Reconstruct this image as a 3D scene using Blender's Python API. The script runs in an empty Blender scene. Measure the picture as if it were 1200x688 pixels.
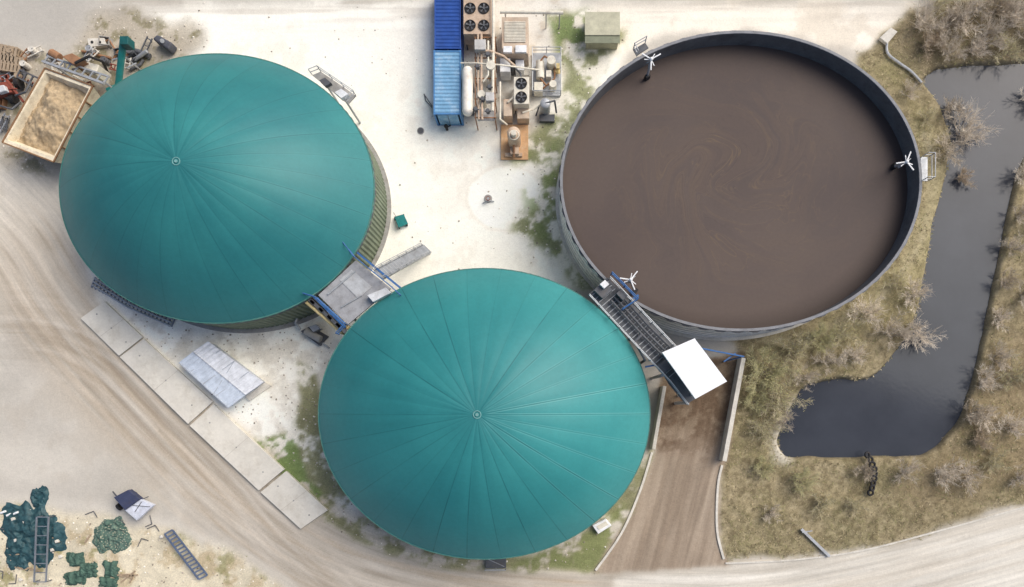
import bpy, math, random
import numpy as np
from mathutils import Vector
random.seed(7); rng=np.random.default_rng(11)
S=bpy.context.scene; COL=S.collection
H=68.0; NX,NY=635.0,477.0
K=0.93
def W(px,py,h=0.0):
    s=1-h/H
    return ((NX+(px-NX)*s-600)/12.0,(344-(NY+(py-NY)*s))/12.0)
def W3(px,py,z,h=None):
    x,y=W(px,py,z if h is None else h); return (x,y,z)
def lin(c):
    c=np.asarray(c,float)/255.0
    return np.where(c<=0.04045,c/12.92,((c+0.055)/1.055)**2.4)
def C(c): 
    l=lin(c)/K; return (float(l[0]),float(l[1]),float(l[2]),1.0)
# ---------------- materials
def newmat(name):
    m=bpy.data.materials.new(name); m.use_nodes=True
    nt=m.node_tree; b=nt.nodes['Principled BSDF']; b.inputs['Specular IOR Level'].default_value=.3; return m,nt,b
def mathn(nt,op,a,b=None,clamp=False):
    n=nt.nodes.new('ShaderNodeMath'); n.operation=op; n.use_clamp=clamp
    for i,x in enumerate((a,b)):
        if x is None: continue
        if isinstance(x,(int,float)): n.inputs[i].default_value=x
        else: nt.links.new(x,n.inputs[i])
    return n.outputs[0]
def noise(nt,vec,scale,detail=5,rough=.6,dist=0):
    n=nt.nodes.new('ShaderNodeTexNoise'); n.inputs['Scale'].default_value=scale
    n.inputs['Detail'].default_value=detail; n.inputs['Roughness'].default_value=rough
    n.inputs['Distortion'].default_value=dist
    if vec is not None: nt.links.new(vec,n.inputs['Vector'])
    return n.outputs['Fac']
def maprange(nt,x,a,b,c,d):
    n=nt.nodes.new('ShaderNodeMapRange'); nt.links.new(x,n.inputs[0])
    for i,v in enumerate((a,b,c,d)): n.inputs[i+1].default_value=v
    return n.outputs[0]
def mixc(nt,fac,a,b,mode='MIX'):
    n=nt.nodes.new('ShaderNodeMix'); n.data_type='RGBA'; n.blend_type=mode
    for idx,x in ((0,fac),(6,a),(7,b)):
        if isinstance(x,(int,float,tuple)): n.inputs[idx].default_value=x
        else: nt.links.new(x,n.inputs[idx])
    return n.outputs[2]
def scalec(nt,colr,f):
    n=nt.nodes.new('ShaderNodeVectorMath'); n.operation='SCALE'
    if isinstance(colr,tuple): n.inputs[0].default_value=colr[:3]
    else: nt.links.new(colr,n.inputs[0])
    nt.links.new(f,n.inputs['Scale']); return n.outputs[0]
def pm(name,c,rough=.7,metal=0.0,var=.18,scale=1.5,dirt=.25,dirtc=(110,92,72),bump=.1):
    m,nt,b=newmat(name)
    g=nt.nodes.new('ShaderNodeNewGeometry').outputs['Position']
    n1=noise(nt,g,scale,7,.65); n2=noise(nt,g,scale*9,4,.7)
    f=maprange(nt,n1,.3,.7,1-var,1+var)
    f2=maprange(nt,n2,.3,.7,1-var*.6,1+var*.6)
    c1=scalec(nt,C(c),mathn(nt,'MULTIPLY',f,f2))
    dm=maprange(nt,noise(nt,g,scale*.7+.3,8,.75),.5,.68,0,dirt)
    out=mixc(nt,dm,c1,C(dirtc))
    nt.links.new(out,b.inputs['Base Color'])
    b.inputs['Roughness'].default_value=rough; b.inputs['Metallic'].default_value=metal
    if bump>0:
        bn=nt.nodes.new('ShaderNodeBump'); bn.inputs['Strength'].default_value=bump; bn.inputs['Distance'].default_value=.05
        nt.links.new(n2,bn.inputs['Height']); nt.links.new(bn.outputs[0],b.inputs['Normal'])
    return m
MT={}
def mt(key,*a,**k):
    if key not in MT: MT[key]=pm(key,*a,**k)
    return MT[key]
steel=mt('galvanised_steel',(168,171,174),.45,.3)
steel_dk=mt('dark_steel',(92,94,98),.6,.2)
white=mt('white_paint',(225,226,226),.5,dirt=.2)
cream=mt('cream_paint',(212,206,190),.6,dirt=.35,dirtc=(150,130,108))
concrete=mt('concrete',(204,199,188),.9,dirt=.4,dirtc=(160,150,132),scale=.8)
concrete_dk=mt('dark_concrete',(156,154,149),.9,dirt=.4)
blue=mt('blue_paint',(54,98,150),.5,dirt=.2)
blue_dk=mt('dark_blue_paint',(40,76,146),.5,dirt=.15,dirtc=(90,110,150))
blue_lt=mt('light_blue_paint',(116,160,192),.65,dirt=.6,dirtc=(172,184,190),scale=1.0)
tan=mt('tan_paint',(192,170,148),.7,dirt=.5,dirtc=(138,104,78))
rust=mt('rust',(150,112,84),.9,dirt=.4,dirtc=(104,80,62))
black=mt('black_rubber',(38,38,40),.7,dirt=.2)
teal=mt('teal_paint',(35,120,118),.5,dirt=.2)
red=mt('red_paint',(132,70,58),.8,dirt=.5)
yellow=mt('cream_yellow_pipe',(218,196,140),.5,dirt=.25)
wood=mt('weathered_wood',(160,142,120),.9,dirt=.3,scale=4)
galv=mt('shed_sheet',(190,195,202),.5,.1,dirt=.25,dirtc=(150,150,150))
# ---------------- mesh builder
SPL={'legs':'leg','support_legs':'leg','wheels':'wheel','saddles':'saddle','equipment_boxes':'equipment_box','control_boxes':'control_box','roof_boxes':'roof_box','treads':'tread','tines':'tine','pipe_brackets':'pipe_bracket','lids':'lid','filters':'filter','vessels':'vessel','cross_bars':'cross_bar','housing':'housing','cabinet':'cabinet','rungs':'rung','hoses':'hose','pipes':'pipe','gas_pipes':'gas_pipe','process_pipes':'process_pipe','brown_pipes':'brown_pipe','white_pipes':'white_pipe','stringers':'stringer','louvres':'louvre','door':'door','chords':'chord','roof_seams':'roof_seam','deck_slats':'deck_slat','blue_beams':'blue_beam','valves':'valve','rails':'side_rail'}
class M:
    def __init__(s): s.v=[];s.f=[];s.p=[];s.hold=False
    def add(s,vs,fs):
        if not s.hold: s.p.append((len(s.v),len(s.f)))
        o=len(s.v); s.v+= [tuple(map(float,p)) for p in vs]; s.f+=[tuple(i+o for i in f) for f in fs]
        return s
    def grp(s):
        s.p.append((len(s.v),len(s.f))); s.hold=True
    def prism(s,pts,z0,z1):
        a=sum(pts[i][0]*pts[(i+1)%len(pts)][1]-pts[(i+1)%len(pts)][0]*pts[i][1] for i in range(len(pts)))
        if a<0: pts=pts[::-1]
        n=len(pts); vs=[(p[0],p[1],z0) for p in pts]+[(p[0],p[1],z1) for p in pts]
        fs=[tuple(range(n-1,-1,-1)),tuple(range(n,2*n))]+[(i,(i+1)%n,n+(i+1)%n,n+i) for i in range(n)]
        return s.add(vs,fs)
    def ppx(s,pts,z0,z1):
        return s.prism([W(p[0],p[1],z1) for p in pts],z0,z1)
    def rpx(s,x0,y0,x1,y1,z0,z1):
        return s.ppx([(x0,y0),(x1,y0),(x1,y1),(x0,y1)],z0,z1)
    def box(s,cx,cy,z0,z1,sx,sy,rot=0):
        c,t=math.cos(rot),math.sin(rot)
        return s.prism([(cx+c*a*sx/2-t*b*sy/2,cy+t*a*sx/2+c*b*sy/2) for a,b in((-1,-1),(1,-1),(1,1),(-1,1))],z0,z1)
    def rod(s,a,b,r,n=8,r2=None):
        a=Vector(a);b=Vector(b);d=(b-a)
        if d.length<1e-6: return s
        d.normalize(); u=d.orthogonal().normalized(); w=d.cross(u); r2=r if r2 is None else r2
        vs=[];
        for q,rr in((a,r),(b,r2)):
            for i in range(n):
                t=2*math.pi*i/n; vs.append(q+u*math.cos(t)*rr+w*math.sin(t)*rr)
        fs=[(i,(i+1)%n,n+(i+1)%n,n+i) for i in range(n)]+[tuple(range(n-1,-1,-1)),tuple(range(n,2*n))]
        return s.add(vs,fs)
    def path(s,pts,r,n=8):
        s.grp()
        for a,b in zip(pts[:-1],pts[1:]): s.rod(a,b,r,n)
        for a in pts[1:-1]: s.sphere(a,r*1.02,n,4)
        s.hold=False; return s
    def beam(s,a,b,w,h):
        a=Vector(a);b=Vector(b);d=(b-a).normalized(); side=d.cross(Vector((0,0,1)))
        if side.length<1e-4: side=Vector((1,0,0))
        side.normalize(); up=side.cross(d)
        vs=[q+side*i*w/2+up*j*h/2 for q in(a,b) for i,j in((-1,-1),(1,-1),(1,1),(-1,1))]
        return s.add(vs,[(3,2,1,0),(4,5,6,7),(0,1,5,4),(1,2,6,5),(2,3,7,6),(3,0,4,7)])
    def rail(s,pts,h=1.1,sp=1.5,r=.035):
        for a,b in zip(pts[:-1],pts[1:]):
            a=Vector(a);b=Vector(b);L=(b-a).length;n=max(1,int(L/sp))
            for i in range(n+1):
                p=a.lerp(b,i/n); s.rod(p,p+Vector((0,0,h)),r,6)
            for k in(1,.5): s.rod(a+Vector((0,0,h*k)),b+Vector((0,0,h*k)),r,6)
        return s
    def sphere(s,c,r,n=12,m=8,sz=1.0):
        vs=[];fs=[]
        for j in range(m+1):
            p=math.pi*j/m
            for i in range(n):
                t=2*math.pi*i/n; vs.append((c[0]+r*math.sin(p)*math.cos(t),c[1]+r*math.sin(p)*math.sin(t),c[2]+r*sz*math.cos(p)))
        for j in range(m):
            for i in range(n): fs.append((j*n+i,(j+1)*n+i,(j+1)*n+(i+1)%n,j*n+(i+1)%n))
        return s.add(vs,fs)
    def torus(s,c,R,r,n=24,m=8,ry=None):
        ry=R if ry is None else ry; vs=[];fs=[]
        for i in range(n):
            t=2*math.pi*i/n
            for j in range(m):
                p=2*math.pi*j/m
                vs.append((c[0]+(R+r*math.cos(p))*math.cos(t),c[1]+(ry+r*math.cos(p))*math.sin(t),c[2]+r*math.sin(p)))
        for i in range(n):
            for j in range(m): fs.append((i*m+j,((i+1)%n)*m+j,((i+1)%n)*m+(j+1)%m,i*m+(j+1)%m))
        return s.add(vs,fs)
    def obj(s,name,mat,parent=None,smooth=False,bevel=0):
        if parent is not None and name in SPL:
            if len(s.p)>1 and len(s.p)<=100:
                out=None; P=s.p+[(len(s.v),len(s.f))]
                for (v0,f0),(v1,f1) in zip(P[:-1],P[1:]):
                    if v1==v0: continue
                    q=M(); q.v=s.v[v0:v1]; q.f=[tuple(i-v0 for i in f) for f in s.f[f0:f1]]; q.p=[(0,0)]
                    out=q.obj(SPL[name],mat,parent,smooth,bevel)
                return out
            name=SPL[name]
        me=bpy.data.meshes.new(name)
        o=Vector(parent.location) if parent else Vector((0,0,0))
        if parent is None and s.v:
            a=np.array(s.v); o=Vector(((a[:,0].min()+a[:,0].max())/2,(a[:,1].min()+a[:,1].max())/2,a[:,2].min()))
        me.from_pydata([(p[0]-o.x,p[1]-o.y,p[2]-o.z) for p in s.v],[],s.f); me.update()
        if smooth:
            for p in me.polygons: p.use_smooth=True
            if smooth=='auto':
                me.set_sharp_from_angle(angle=math.radians(35))
        ob=bpy.data.objects.new(name,me); me.materials.append(mat); COL.objects.link(ob)
        if parent: ob.parent=parent
        else: ob.location=o
        if bevel>0:
            b=ob.modifiers.new('bevel','BEVEL'); b.width=bevel; b.segments=2; b.limit_method='ANGLE'
        return ob
def tag(ob,label,cat,group=None):
    ob['label']=label; ob['category']=cat
    if group: ob['group']=group
    return ob
def thing(name,label,cat,px,py,z=0,group=None):
    e=bpy.data.objects.new(name,None); x,y=W(px,py,z); e.location=(x,y,z); e.empty_display_size=.3
    COL.objects.link(e); return tag(e,label,cat,group)
# ---------------- numpy noise
LAT=rng.random((8,256,256))
def vn(x,y,k):
    L=LAT[k%8]; xi=np.floor(x).astype(int); yi=np.floor(y).astype(int); fx=x-xi; fy=y-yi
    fx=fx*fx*(3-2*fx); fy=fy*fy*(3-2*fy)
    a=L[xi&255,yi&255];b=L[(xi+1)&255,yi&255];c=L[xi&255,(yi+1)&255];d=L[(xi+1)&255,(yi+1)&255]
    return (a*(1-fx)+b*fx)*(1-fy)+(c*(1-fx)+d*fx)*fy
def fbm(x,y,sc,octv=4,k=0,g=.5):
    r=0;a=1;t=0
    for o in range(octv):
        r=r+a*vn(x/sc+17.3*o+k*5.1,y/sc+9.7*o,k+o); t+=a; a*=g; sc=sc/2.03
    return r/t
# ---------------- ground
ST=2.0
gx=np.arange(-200,1401,ST); gy=np.arange(-150,841,ST)
PX,PY=np.meshgrid(gx,gy)
nx_,ny_=len(gx),len(gy)
WXw=(fbm(PX,PY,26,5,1,.6)-.5); WYw=(fbm(PX,PY,26,5,3,.6)-.5)
def pip(X,Y,poly):
    ins=np.zeros(X.shape,bool); n=len(poly)
    for i in range(n):
        x1,y1=poly[i];x2,y2=poly[(i+1)%n]
        if y1==y2: continue
        c=((y1>Y)!=(y2>Y))&(X<(x2-x1)*(Y-y1)/(y2-y1)+x1); ins^=c
    return ins
def gblur(a,s):
    s=s/ST
    if s<.3: return a
    r=int(3*s)+1; k=np.exp(-.5*(np.arange(-r,r+1)/s)**2); k/=k.sum()
    a=np.apply_along_axis(lambda v:np.convolve(np.pad(v,r,mode='edge'),k,'valid'),0,a)
    return np.apply_along_axis(lambda v:np.convolve(np.pad(v,r,mode='edge'),k,'valid'),1,a)
def mask(poly,bl=3,wp=22):
    return gblur(pip(PX+WXw*wp,PY+WYw*wp,poly).astype(float),bl)
def pdist(poly):
    best=np.full(PX.shape,1e9); ss=np.zeros(PX.shape); acc=0
    for (x1,y1),(x2,y2) in zip(poly[:-1],poly[1:]):
        L=math.hypot(x2-x1,y2-y1); ux,uy=(x2-x1)/L,(y2-y1)/L
        t=np.clip((PX-x1)*ux+(PY-y1)*uy,0,L); dx=PX-(x1+ux*t); dy=PY-(y1+uy*t); d=np.hypot(dx,dy)
        sg=np.sign(dx*(-uy)+dy*ux); b=d<np.abs(best)
        best=np.where(b,d*np.where(sg==0,1,sg),best); ss=np.where(b,acc+t,ss); acc+=L
    return best,ss
def smoothpoly(p,n=8):
    out=[]
    for i in range(len(p)-1):
        p0=p[max(i-1,0)];p1=p[i];p2=p[i+1];p3=p[min(i+2,len(p)-1)]
        for k in range(n):
            t=k/n
            out.append(tuple(.5*((2*p1[j])+(-p0[j]+p2[j])*t+(2*p0[j]-5*p1[j]+4*p2[j]-p3[j])*t*t+(-p0[j]+3*p1[j]-3*p2[j]+p3[j])*t**3) for j in(0,1)))
    return out+[p[-1]]
colr=np.zeros(PX.shape+(3,)); colr[:]=(187,181,170); spk=np.full(PX.shape,.09)
def blend(m,c,s=None,v=0.0,sc=40,k=0):
    global colr,spk
    c=np.array(c,float)*(1+v*(fbm(PX,PY,sc,5,k)-.5)[...,None]*2)
    colr=colr*(1-m[...,None])+c*m[...,None]
    if s is not None: spk=spk*(1-m)+s*m
F1=fbm(PX,PY,120,5,2); F2=fbm(PX,PY,40,5,4,.6); F3=fbm(PX,PY,14,4,5,.6)
sst=lambda x,a,b: np.clip((x-a)/(b-a),0,1)**2*(3-2*np.clip((x-a)/(b-a),0,1))
colr*= (1+.14*(F1-.5)+.10*(F2-.5))[...,None]
blend(sst(F1,.5,.62)*.5,(204,198,186)); blend(sst(F2,.55,.7)*.25,(168,158,143))
road_c=smoothpoly([(-260,120),(-60,190),(30,260),(85,345),(180,450),(290,560),(400,632),(520,668),(660,685),(850,690),(1000,668),(1200,615),(1450,540)])
D,SS=pdist(road_c)
lane=fbm(D,SS*.05,7,4,6,.65); lane2=fbm(D,SS*.04+50,22,3,1)
rm=np.exp(-(np.abs(D-10)/70)**4)
colr*= (1+rm*(.20*(lane-.5)+.22*(lane2-.5)))[...,None]
brown=rm*sst(lane2*.6+lane*.4,.48,.62)*sst(PX*.3+PY,200,420)
blend(brown*.6,(163,146,124),.12)
blend(rm*sst(PX*.3+PY,150,400)*.32*sst(1000-PX,0,300),(173,158,138))
for off,w in((-26,4),(-12,3),(14,4),(34,4),(52,3)):
    t=np.exp(-((D-off-8*(fbm(SS,SS*0,160,2,3)-.5))/w)**2)*sst(fbm(SS,D*0+off,90,3,5),.35,.6)
    blend(t*.38,(214,206,193)); 
    t=np.exp(-((D-off-8-8*(fbm(SS,SS*0,160,2,3)-.5))/2.4)**2)*sst(fbm(SS,D*0+off,120,3,2),.4,.6)
    blend(t*.34,(136,122,104))
D2,S2=pdist(smoothpoly([(-200,420),(0,395),(110,420),(220,520),(330,640),(420,720)]))
t2=np.exp(-(np.abs(D2)/40)**2); l2=fbm(D2,S2*.05,6,3,7,.6)
blend(t2*sst(l2,.5,.7)*.3,(150,136,118)); blend(t2*sst(1-l2,.5,.7)*.35,(210,202,190))
# white gravel
MG=mask([(150,5),(240,-2),(400,-8),(505,-8),(740,-8),(740,60),(700,150),(640,200),(690,330),(560,400),(420,600),(396,590),(330,530),(280,500),(190,430),(150,385),(110,350),(100,250),(150,120),(240,62),(180,25)],5,26)
blend(MG,(240,237,226),.09,.03,60,3)
blend(MG*sst(F2,.54,.7)*.22,(222,216,202)); blend(MG*sst(F3*.5+F1*.5,.55,.64)*.2,(206,198,182))
MG2=mask([(690,-8),(900,-2),(1000,0),(1095,6),(1060,30),(1012,62),(950,45),(870,36),(780,40),(730,62),(700,60)],4,18)
blend(MG2,(230,223,209),.10,.05,50,2); blend(MG2*sst(F2,.5,.66)*.4,(194,182,163))
top=sst(-PY,-16,2)*(1-.6*sst(F2,.5,.6)); blend(top*.8,(190,185,174),.1,.08)
D4,S4=pdist([(-300,2),(300,4),(800,-2),(1300,-6)]); blend(np.exp(-((D4)/26)**2)*sst(fbm(D4,S4*.05,6,3,3),.5,.7)*.35,(162,152,138))
deb=mask([(112,345),(200,385),(330,385),(375,375),(392,420),(370,520),(320,530),(200,420),(165,392)],6,24)
blend(deb*sst(F3*.6+F2*.4,.44,.6)*.4,(186,177,160),.2)
c=np.hypot((PX-592),(PY-232)/.86)+WXw*6
blend(sst(-c,-46,-41)*.85,(246,243,232),.06,.02)
blend(np.exp(-((c-45)/1.8)**2)*.22,(204,195,177))
m=mask([(505,-8),(665,-8),(665,150),(620,190),(586,190),(584,150),(540,146),(505,140)],2,4)
blend(m*.6,(212,207,196),.12,.10,20,4); blend(m*sst(F3,.5,.7)*.45,(180,166,145))
MT_L=mask([(80,70),(110,20),(150,12),(235,30),(245,58),(180,75),(150,110),(110,150),(95,200),(60,200),(0,190),(-30,60),(60,60)],5,26)
blend(MT_L*.75,(170,160,142),.24,.15,20,1); blend(MT_L*sst(F3,.52,.62)*.6,(118,112,84),.25)
m=mask([(-200,-150),(130,-150),(110,10),(60,62),(-200,62)],8,20); blend(m*.7,(174,170,162),.08,.07,70,5)
# ---- grass
MGR=mask([(1006,70),(1030,45),(1068,16),(1120,2),(1200,-12),(1400,-20),(1400,540),(1200,590),(1150,603),(1050,634),(950,650),(848,657),(843,600),(846,545),(868,420),(860,395),(820,380),(950,300),(1000,200)],3,20)
G4=fbm(PX,PY,9,4,2,.7); G6=fbm(PX,PY,5,3,6,.7)
blend(MGR,(138,127,99),.30,.12,50,3)
blend(MGR*sst(F2,.47,.66)*.35,(118,114,80)); blend(MGR*sst(F1,.48,.64)*.5,(154,141,112)); blend(MGR*sst(G4,.5,.74)*.35,(100,90,68))
blend(MGR*sst(1-G4,.5,.74)*.4,(168,154,125)); blend(MGR*sst(G6,.5,.8)*.5,(92,82,62)); blend(MGR*sst(1-G6,.5,.8)*.5,(178,164,134))
m=mask([(1085,130),(1120,230),(1100,320),(1060,370),(990,400),(900,420),(880,405),(990,370),(1070,290),(1092,200),(1060,110),(1020,80),(1040,60)],6,22)
blend(m*.4,(156,149,106),.25)
m=mask([(1130,450),(1200,380),(1400,380),(1400,540),(1200,575),(1060,600),(1050,560),(1110,530)],12,30); blend(m*.4,(128,111,86),.3)
m=mask([(1068,16),(1120,2),(1400,-20),(1400,68),(1130,72),(1085,90),(1050,60)],10,26); blend(m*.45,(112,100,80),.3)
D5,S5=pdist(smoothpoly([(1085,160),(1096,210),(1080,280),(1040,340),(960,390),(900,400)])); blend(np.exp(-(D5/7)**2)*.4*F2*2,(186,175,152))
MG3=mask([(640,12),(690,12),(736,42),(712,66),(697,110),(676,150),(662,200),(672,260),(710,335),(690,348),(656,316),(640,292),(600,272),(606,252),(632,240),(640,222),(622,196),(592,190),(620,160),(652,130),(664,90),(648,60)],4,22)
mm=MG3*sst(F3*.6+F2*.4,.42,.56)
blend(MG3*.35,(192,185,163),.2); blend(mm*.8,(124,128,88),.26,.16,12,3)
MG4=mask([(348,425),(372,440),(384,520),(420,600),(480,636),(560,652),(640,650),(700,610),(745,550),(772,500),(764,545),(740,606),(700,668),(600,668),(500,664),(430,640),(372,600),(340,575),(296,512),(340,508),(352,470)],2.5,14)
mm4=MG4*sst(F3*.6+F2*.4,.38,.54)
blend(MG4*.35,(196,188,169),.3); blend(mm4*.85,(126,125,90),.26,.16,14,1)
m=mask([(296,515),(345,510),(362,560),(385,590),(350,580)],2,10); blend(m*.7*sst(F3,.38,.5),(106,130,72),.3)
m=mask([(640,20),(682,16),(684,60),(655,62)],3,10); blend(m*.6*sst(F3,.38,.52),(110,132,78),.3)
m=mask([(610,185),(650,160),(650,290),(620,275)],6,22); blend(m*sst(F2,.42,.6)*sst(F3,.4,.55)*.55,(118,136,78))
m=mask([(660,640),(735,590),(700,668),(600,668),(610,655)],3,10); blend(m*.5*sst(F3,.4,.55),(114,126,74))
MJ=mask([(-200,580),(0,588),(60,594),(130,604),(200,622),(285,655),(345,700),(345,900),(-200,900)],4,20)
blend(MJ,(206,196,172),.20,.12,20,5); blend(MJ*sst(F3*.5+F2*.5,.5,.6)*.6,(172,154,122),.3); blend(MJ*sst(F2,.6,.68)*.6,(130,128,86),.3)
D8,S8=pdist(smoothpoly([(-200,575),(0,584),(70,590),(140,600),(210,620),(290,655),(350,700)])); blend(np.exp(-(D8/8)**2)*.35,(216,210,197))
MR=mask([(775,435),(872,412),(852,540),(843,560),(842,640),(858,664),(694,671),(740,604),(768,530)],2,3)
blend(MR,(152,137,120),.12,.10,40,2)
D6,S6=pdist(smoothpoly([(830,420),(815,500),(800,560),(780,640),(760,720)])); l6=fbm(D6,S6*.06,8,4,3,.6)
blend(MR*sst(l6,.45,.7)*.5,(176,161,143)); blend(MR*sst(1-l6,.5,.7)*.4,(126,111,95))
blend(MR*sst(-PY+WYw*40,-545,-470)*.75,(114,97,78),.3); blend(MR*sst(F3*.5+G4*.5,.42,.58)*sst(-PY+WXw*60,-545,-505)*.6,(90,72,57),.2)
m=mask([(858,664),(950,655),(1060,638),(1200,594),(1420,530),(1420,900),(700,900),(720,676)],3,8)
blend(m*.75,(213,208,196),.08,.07,60,2)
l7=fbm(D,SS*.05,9,4,4,.6); blend(m*sst(l7,.5,.7)*.35,(178,168,152)); blend(m*sst(1-l7,.55,.75)*.5,(225,220,209))
# pond
pond=[(1084,90),(1100,79),(1130,76),(1200,74),(1290,72),(1300,150),(1212,165),(1192,200),(1184,240),(1172,300),(1160,350),(1152,400),(1139,455),(1126,490),(1102,520),(1082,532),(1000,535),(922,534),(913,518),(926,482),(944,452),(985,446),(1022,446),(1046,424),(1070,390),(1084,340),(1092,290),(1100,250),(1113,205),(1118,160),(1106,122)]
MP=mask(pond,1.2,6); MPb=gblur(MP,5)
blend(sst(MPb,.10,.5)*.8,(116,106,86),.3); 
m=mask([(903,512),(930,462),(950,470),(928,545),(905,542)],4,10); blend(m*.85*(1-MP),(196,190,176),.15)
blend(MP,(50,50,54))
Z=np.zeros(PX.shape)
Z+= MGR*( .22*(F2-.5)+.12*(G4-.5)) 
Z=Z*(1-sst(MPb,.05,.3)) - 1.6*sst(MPb,.12,.85)
Z+= .03*(F3-.5)
XX=(PX-600)/12; YY=(344-PY)/12
lab=np.zeros(PX.shape,int)
lab[np.abs(D-8)<58]=1
lab[MG>.5]=2; lab[MG2>.5]=2
lab[MJ>.5]=3
lab[(MGR>.5)|(MG3>.5)|(MG4>.5)]=4; lab[MR>.5]=5
gm,nt,b=newmat('ground_surface')
at=nt.nodes.new('ShaderNodeAttribute'); at.attribute_name='gcol'
pos=nt.nodes.new('ShaderNodeNewGeometry').outputs['Position']
n1=noise(nt,pos,2.2,8,.8); n2=noise(nt,pos,7,5,.8)
s=mathn(nt,'ADD',maprange(nt,n1,.25,.75,-1,1),maprange(nt,n2,.25,.75,-1.5,1.5))
f=mathn(nt,'ADD',mathn(nt,'MULTIPLY',s,at.outputs['Alpha']),1.0)
vo=nt.nodes.new('ShaderNodeTexVoronoi'); vo.inputs['Scale'].default_value=1.7; nt.links.new(pos,vo.inputs['Vector'])
sp=maprange(nt,vo.outputs['Distance'],.05,.12,.86,1.0)
f=mathn(nt,'MULTIPLY',f,sp)
la=nt.nodes.new('ShaderNodeAttribute'); la.attribute_name='lane'
ls=nt.nodes.new('ShaderNodeSeparateXYZ'); nt.links.new(la.outputs['Vector'],ls.inputs[0])
lc=nt.nodes.new('ShaderNodeCombineXYZ'); nt.links.new(ls.outputs[0],lc.inputs[0]); nt.links.new(ls.outputs[1],lc.inputs[1])
ln=noise(nt,lc.outputs[0],1.6,7,.72)
lt=mathn(nt,'MULTIPLY',maprange(nt,ln,.28,.72,-.20,.20),ls.outputs[2])
f=mathn(nt,'MULTIPLY',f,mathn(nt,'ADD',lt,1.0)); f=mathn(nt,'MAXIMUM',f,.15)
nt.links.new(scalec(nt,at.outputs['Color'],f),b.inputs['Base Color'])
b.inputs['Roughness'].default_value=.95; b.inputs['Specular IOR Level'].default_value=.1
bn=nt.nodes.new('ShaderNodeBump'); bn.inputs['Distance'].default_value=.06; bn.inputs['Strength'].default_value=.4
nt.links.new(n1,bn.inputs['Height']); nt.links.new(bn.outputs[0],b.inputs['Normal'])
vid=np.arange(nx_*ny_).reshape(ny_,nx_)
clab=lab[:-1,:-1]
LC=np.clip(lin(np.clip(colr,0,255))/K,0,.93)
mroad=mask([(858,664),(950,655),(1060,638),(1200,594),(1420,530),(1420,900),(700,900),(720,676)],3,8)
isr=np.clip(rm+.5*t2+mroad,0,1)*(1-MG)*(1-MGR)*(1-MJ)
useR=MR>.3
LN=np.stack([np.where(useR,D6+300,D)/12,np.where(useR,S6,SS)*.045/12,np.where(useR,.8,isr)],-1)
def gridobj(name,sel,mat,zz):
    q=np.stack([vid[1:,:-1][sel],vid[1:,1:][sel],vid[:-1,1:][sel],vid[:-1,:-1][sel]],1)
    u,inv=np.unique(q,return_inverse=True); q=inv.reshape(-1,4)
    co=np.stack([XX.ravel()[u],YY.ravel()[u],zz.ravel()[u]],1)
    me=bpy.data.meshes.new(name); me.vertices.add(len(u)); me.vertices.foreach_set('co',co.ravel())
    me.loops.add(q.size); me.loops.foreach_set('vertex_index',q.ravel().astype(np.int32))
    me.polygons.add(len(q)); me.polygons.foreach_set('loop_start',np.arange(0,q.size,4,dtype=np.int32)); me.polygons.foreach_set('loop_total',np.full(len(q),4,np.int32))
    me.update(); me.validate()
    a=me.color_attributes.new('gcol','FLOAT_COLOR','POINT')
    cc=np.concatenate([LC.reshape(-1,3)[u],spk.ravel()[u][:,None]],1); a.data.foreach_set('color',cc.ravel().astype(np.float32))
    a=me.attributes.new('lane','FLOAT_VECTOR','POINT'); a.data.foreach_set('vector',LN.reshape(-1,3)[u].astype(np.float32).ravel())
    me.polygons.foreach_set('use_smooth',np.ones(len(q),bool))
    me.materials.append(mat); ob=bpy.data.objects.new(name,me); COL.objects.link(ob); ob['kind']='structure'; return ob
for i,nm in enumerate(['concrete_yard','road','gravel_yard','bare_earth','grass_bank','dirt_ramp']):
    gridobj(nm,clab==i,gm,Z)
wm,nt,b=newmat('pond_water_surface')
pos=nt.nodes.new('ShaderNodeNewGeometry').outputs['Position']
nn=noise(nt,pos,.12,5,.6)
rp=mixc(nt,maprange(nt,nn,.35,.65,0,1),C((48,52,60)),C((60,64,72)))
nt.links.new(rp,b.inputs['Base Color']); b.inputs['Roughness'].default_value=.10; b.inputs['Specular IOR Level'].default_value=.2
bn=nt.nodes.new('ShaderNodeBump'); bn.inputs['Strength'].default_value=.05; bn.inputs['Distance'].default_value=.05
nt.links.new(noise(nt,pos,2.5,3,.5),bn.inputs['Height']); nt.links.new(bn.outputs[0],b.inputs['Normal'])
gridobj('pond_water',Z[:-1,:-1]<-.2,wm,np.full(PX.shape,-.5))
x0,x1=XX.min(),XX.max(); y0,y1=YY.min(),YY.max(); R=1500
o=M(); o.add([(-R,-R,0),(R,-R,0),(R,R,0),(-R,R,0),(x0,y0,0),(x1,y0,0),(x1,y1,0),(x0,y1,0)],[(0,1,5,4),(1,2,6,5),(2,3,7,6),(3,0,4,7)])
g=o.obj('ground',pm('field_ground',(140,130,104),.95,scale=.05,dirt=.5,dirtc=(100,104,66))); g['kind']='structure'
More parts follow.
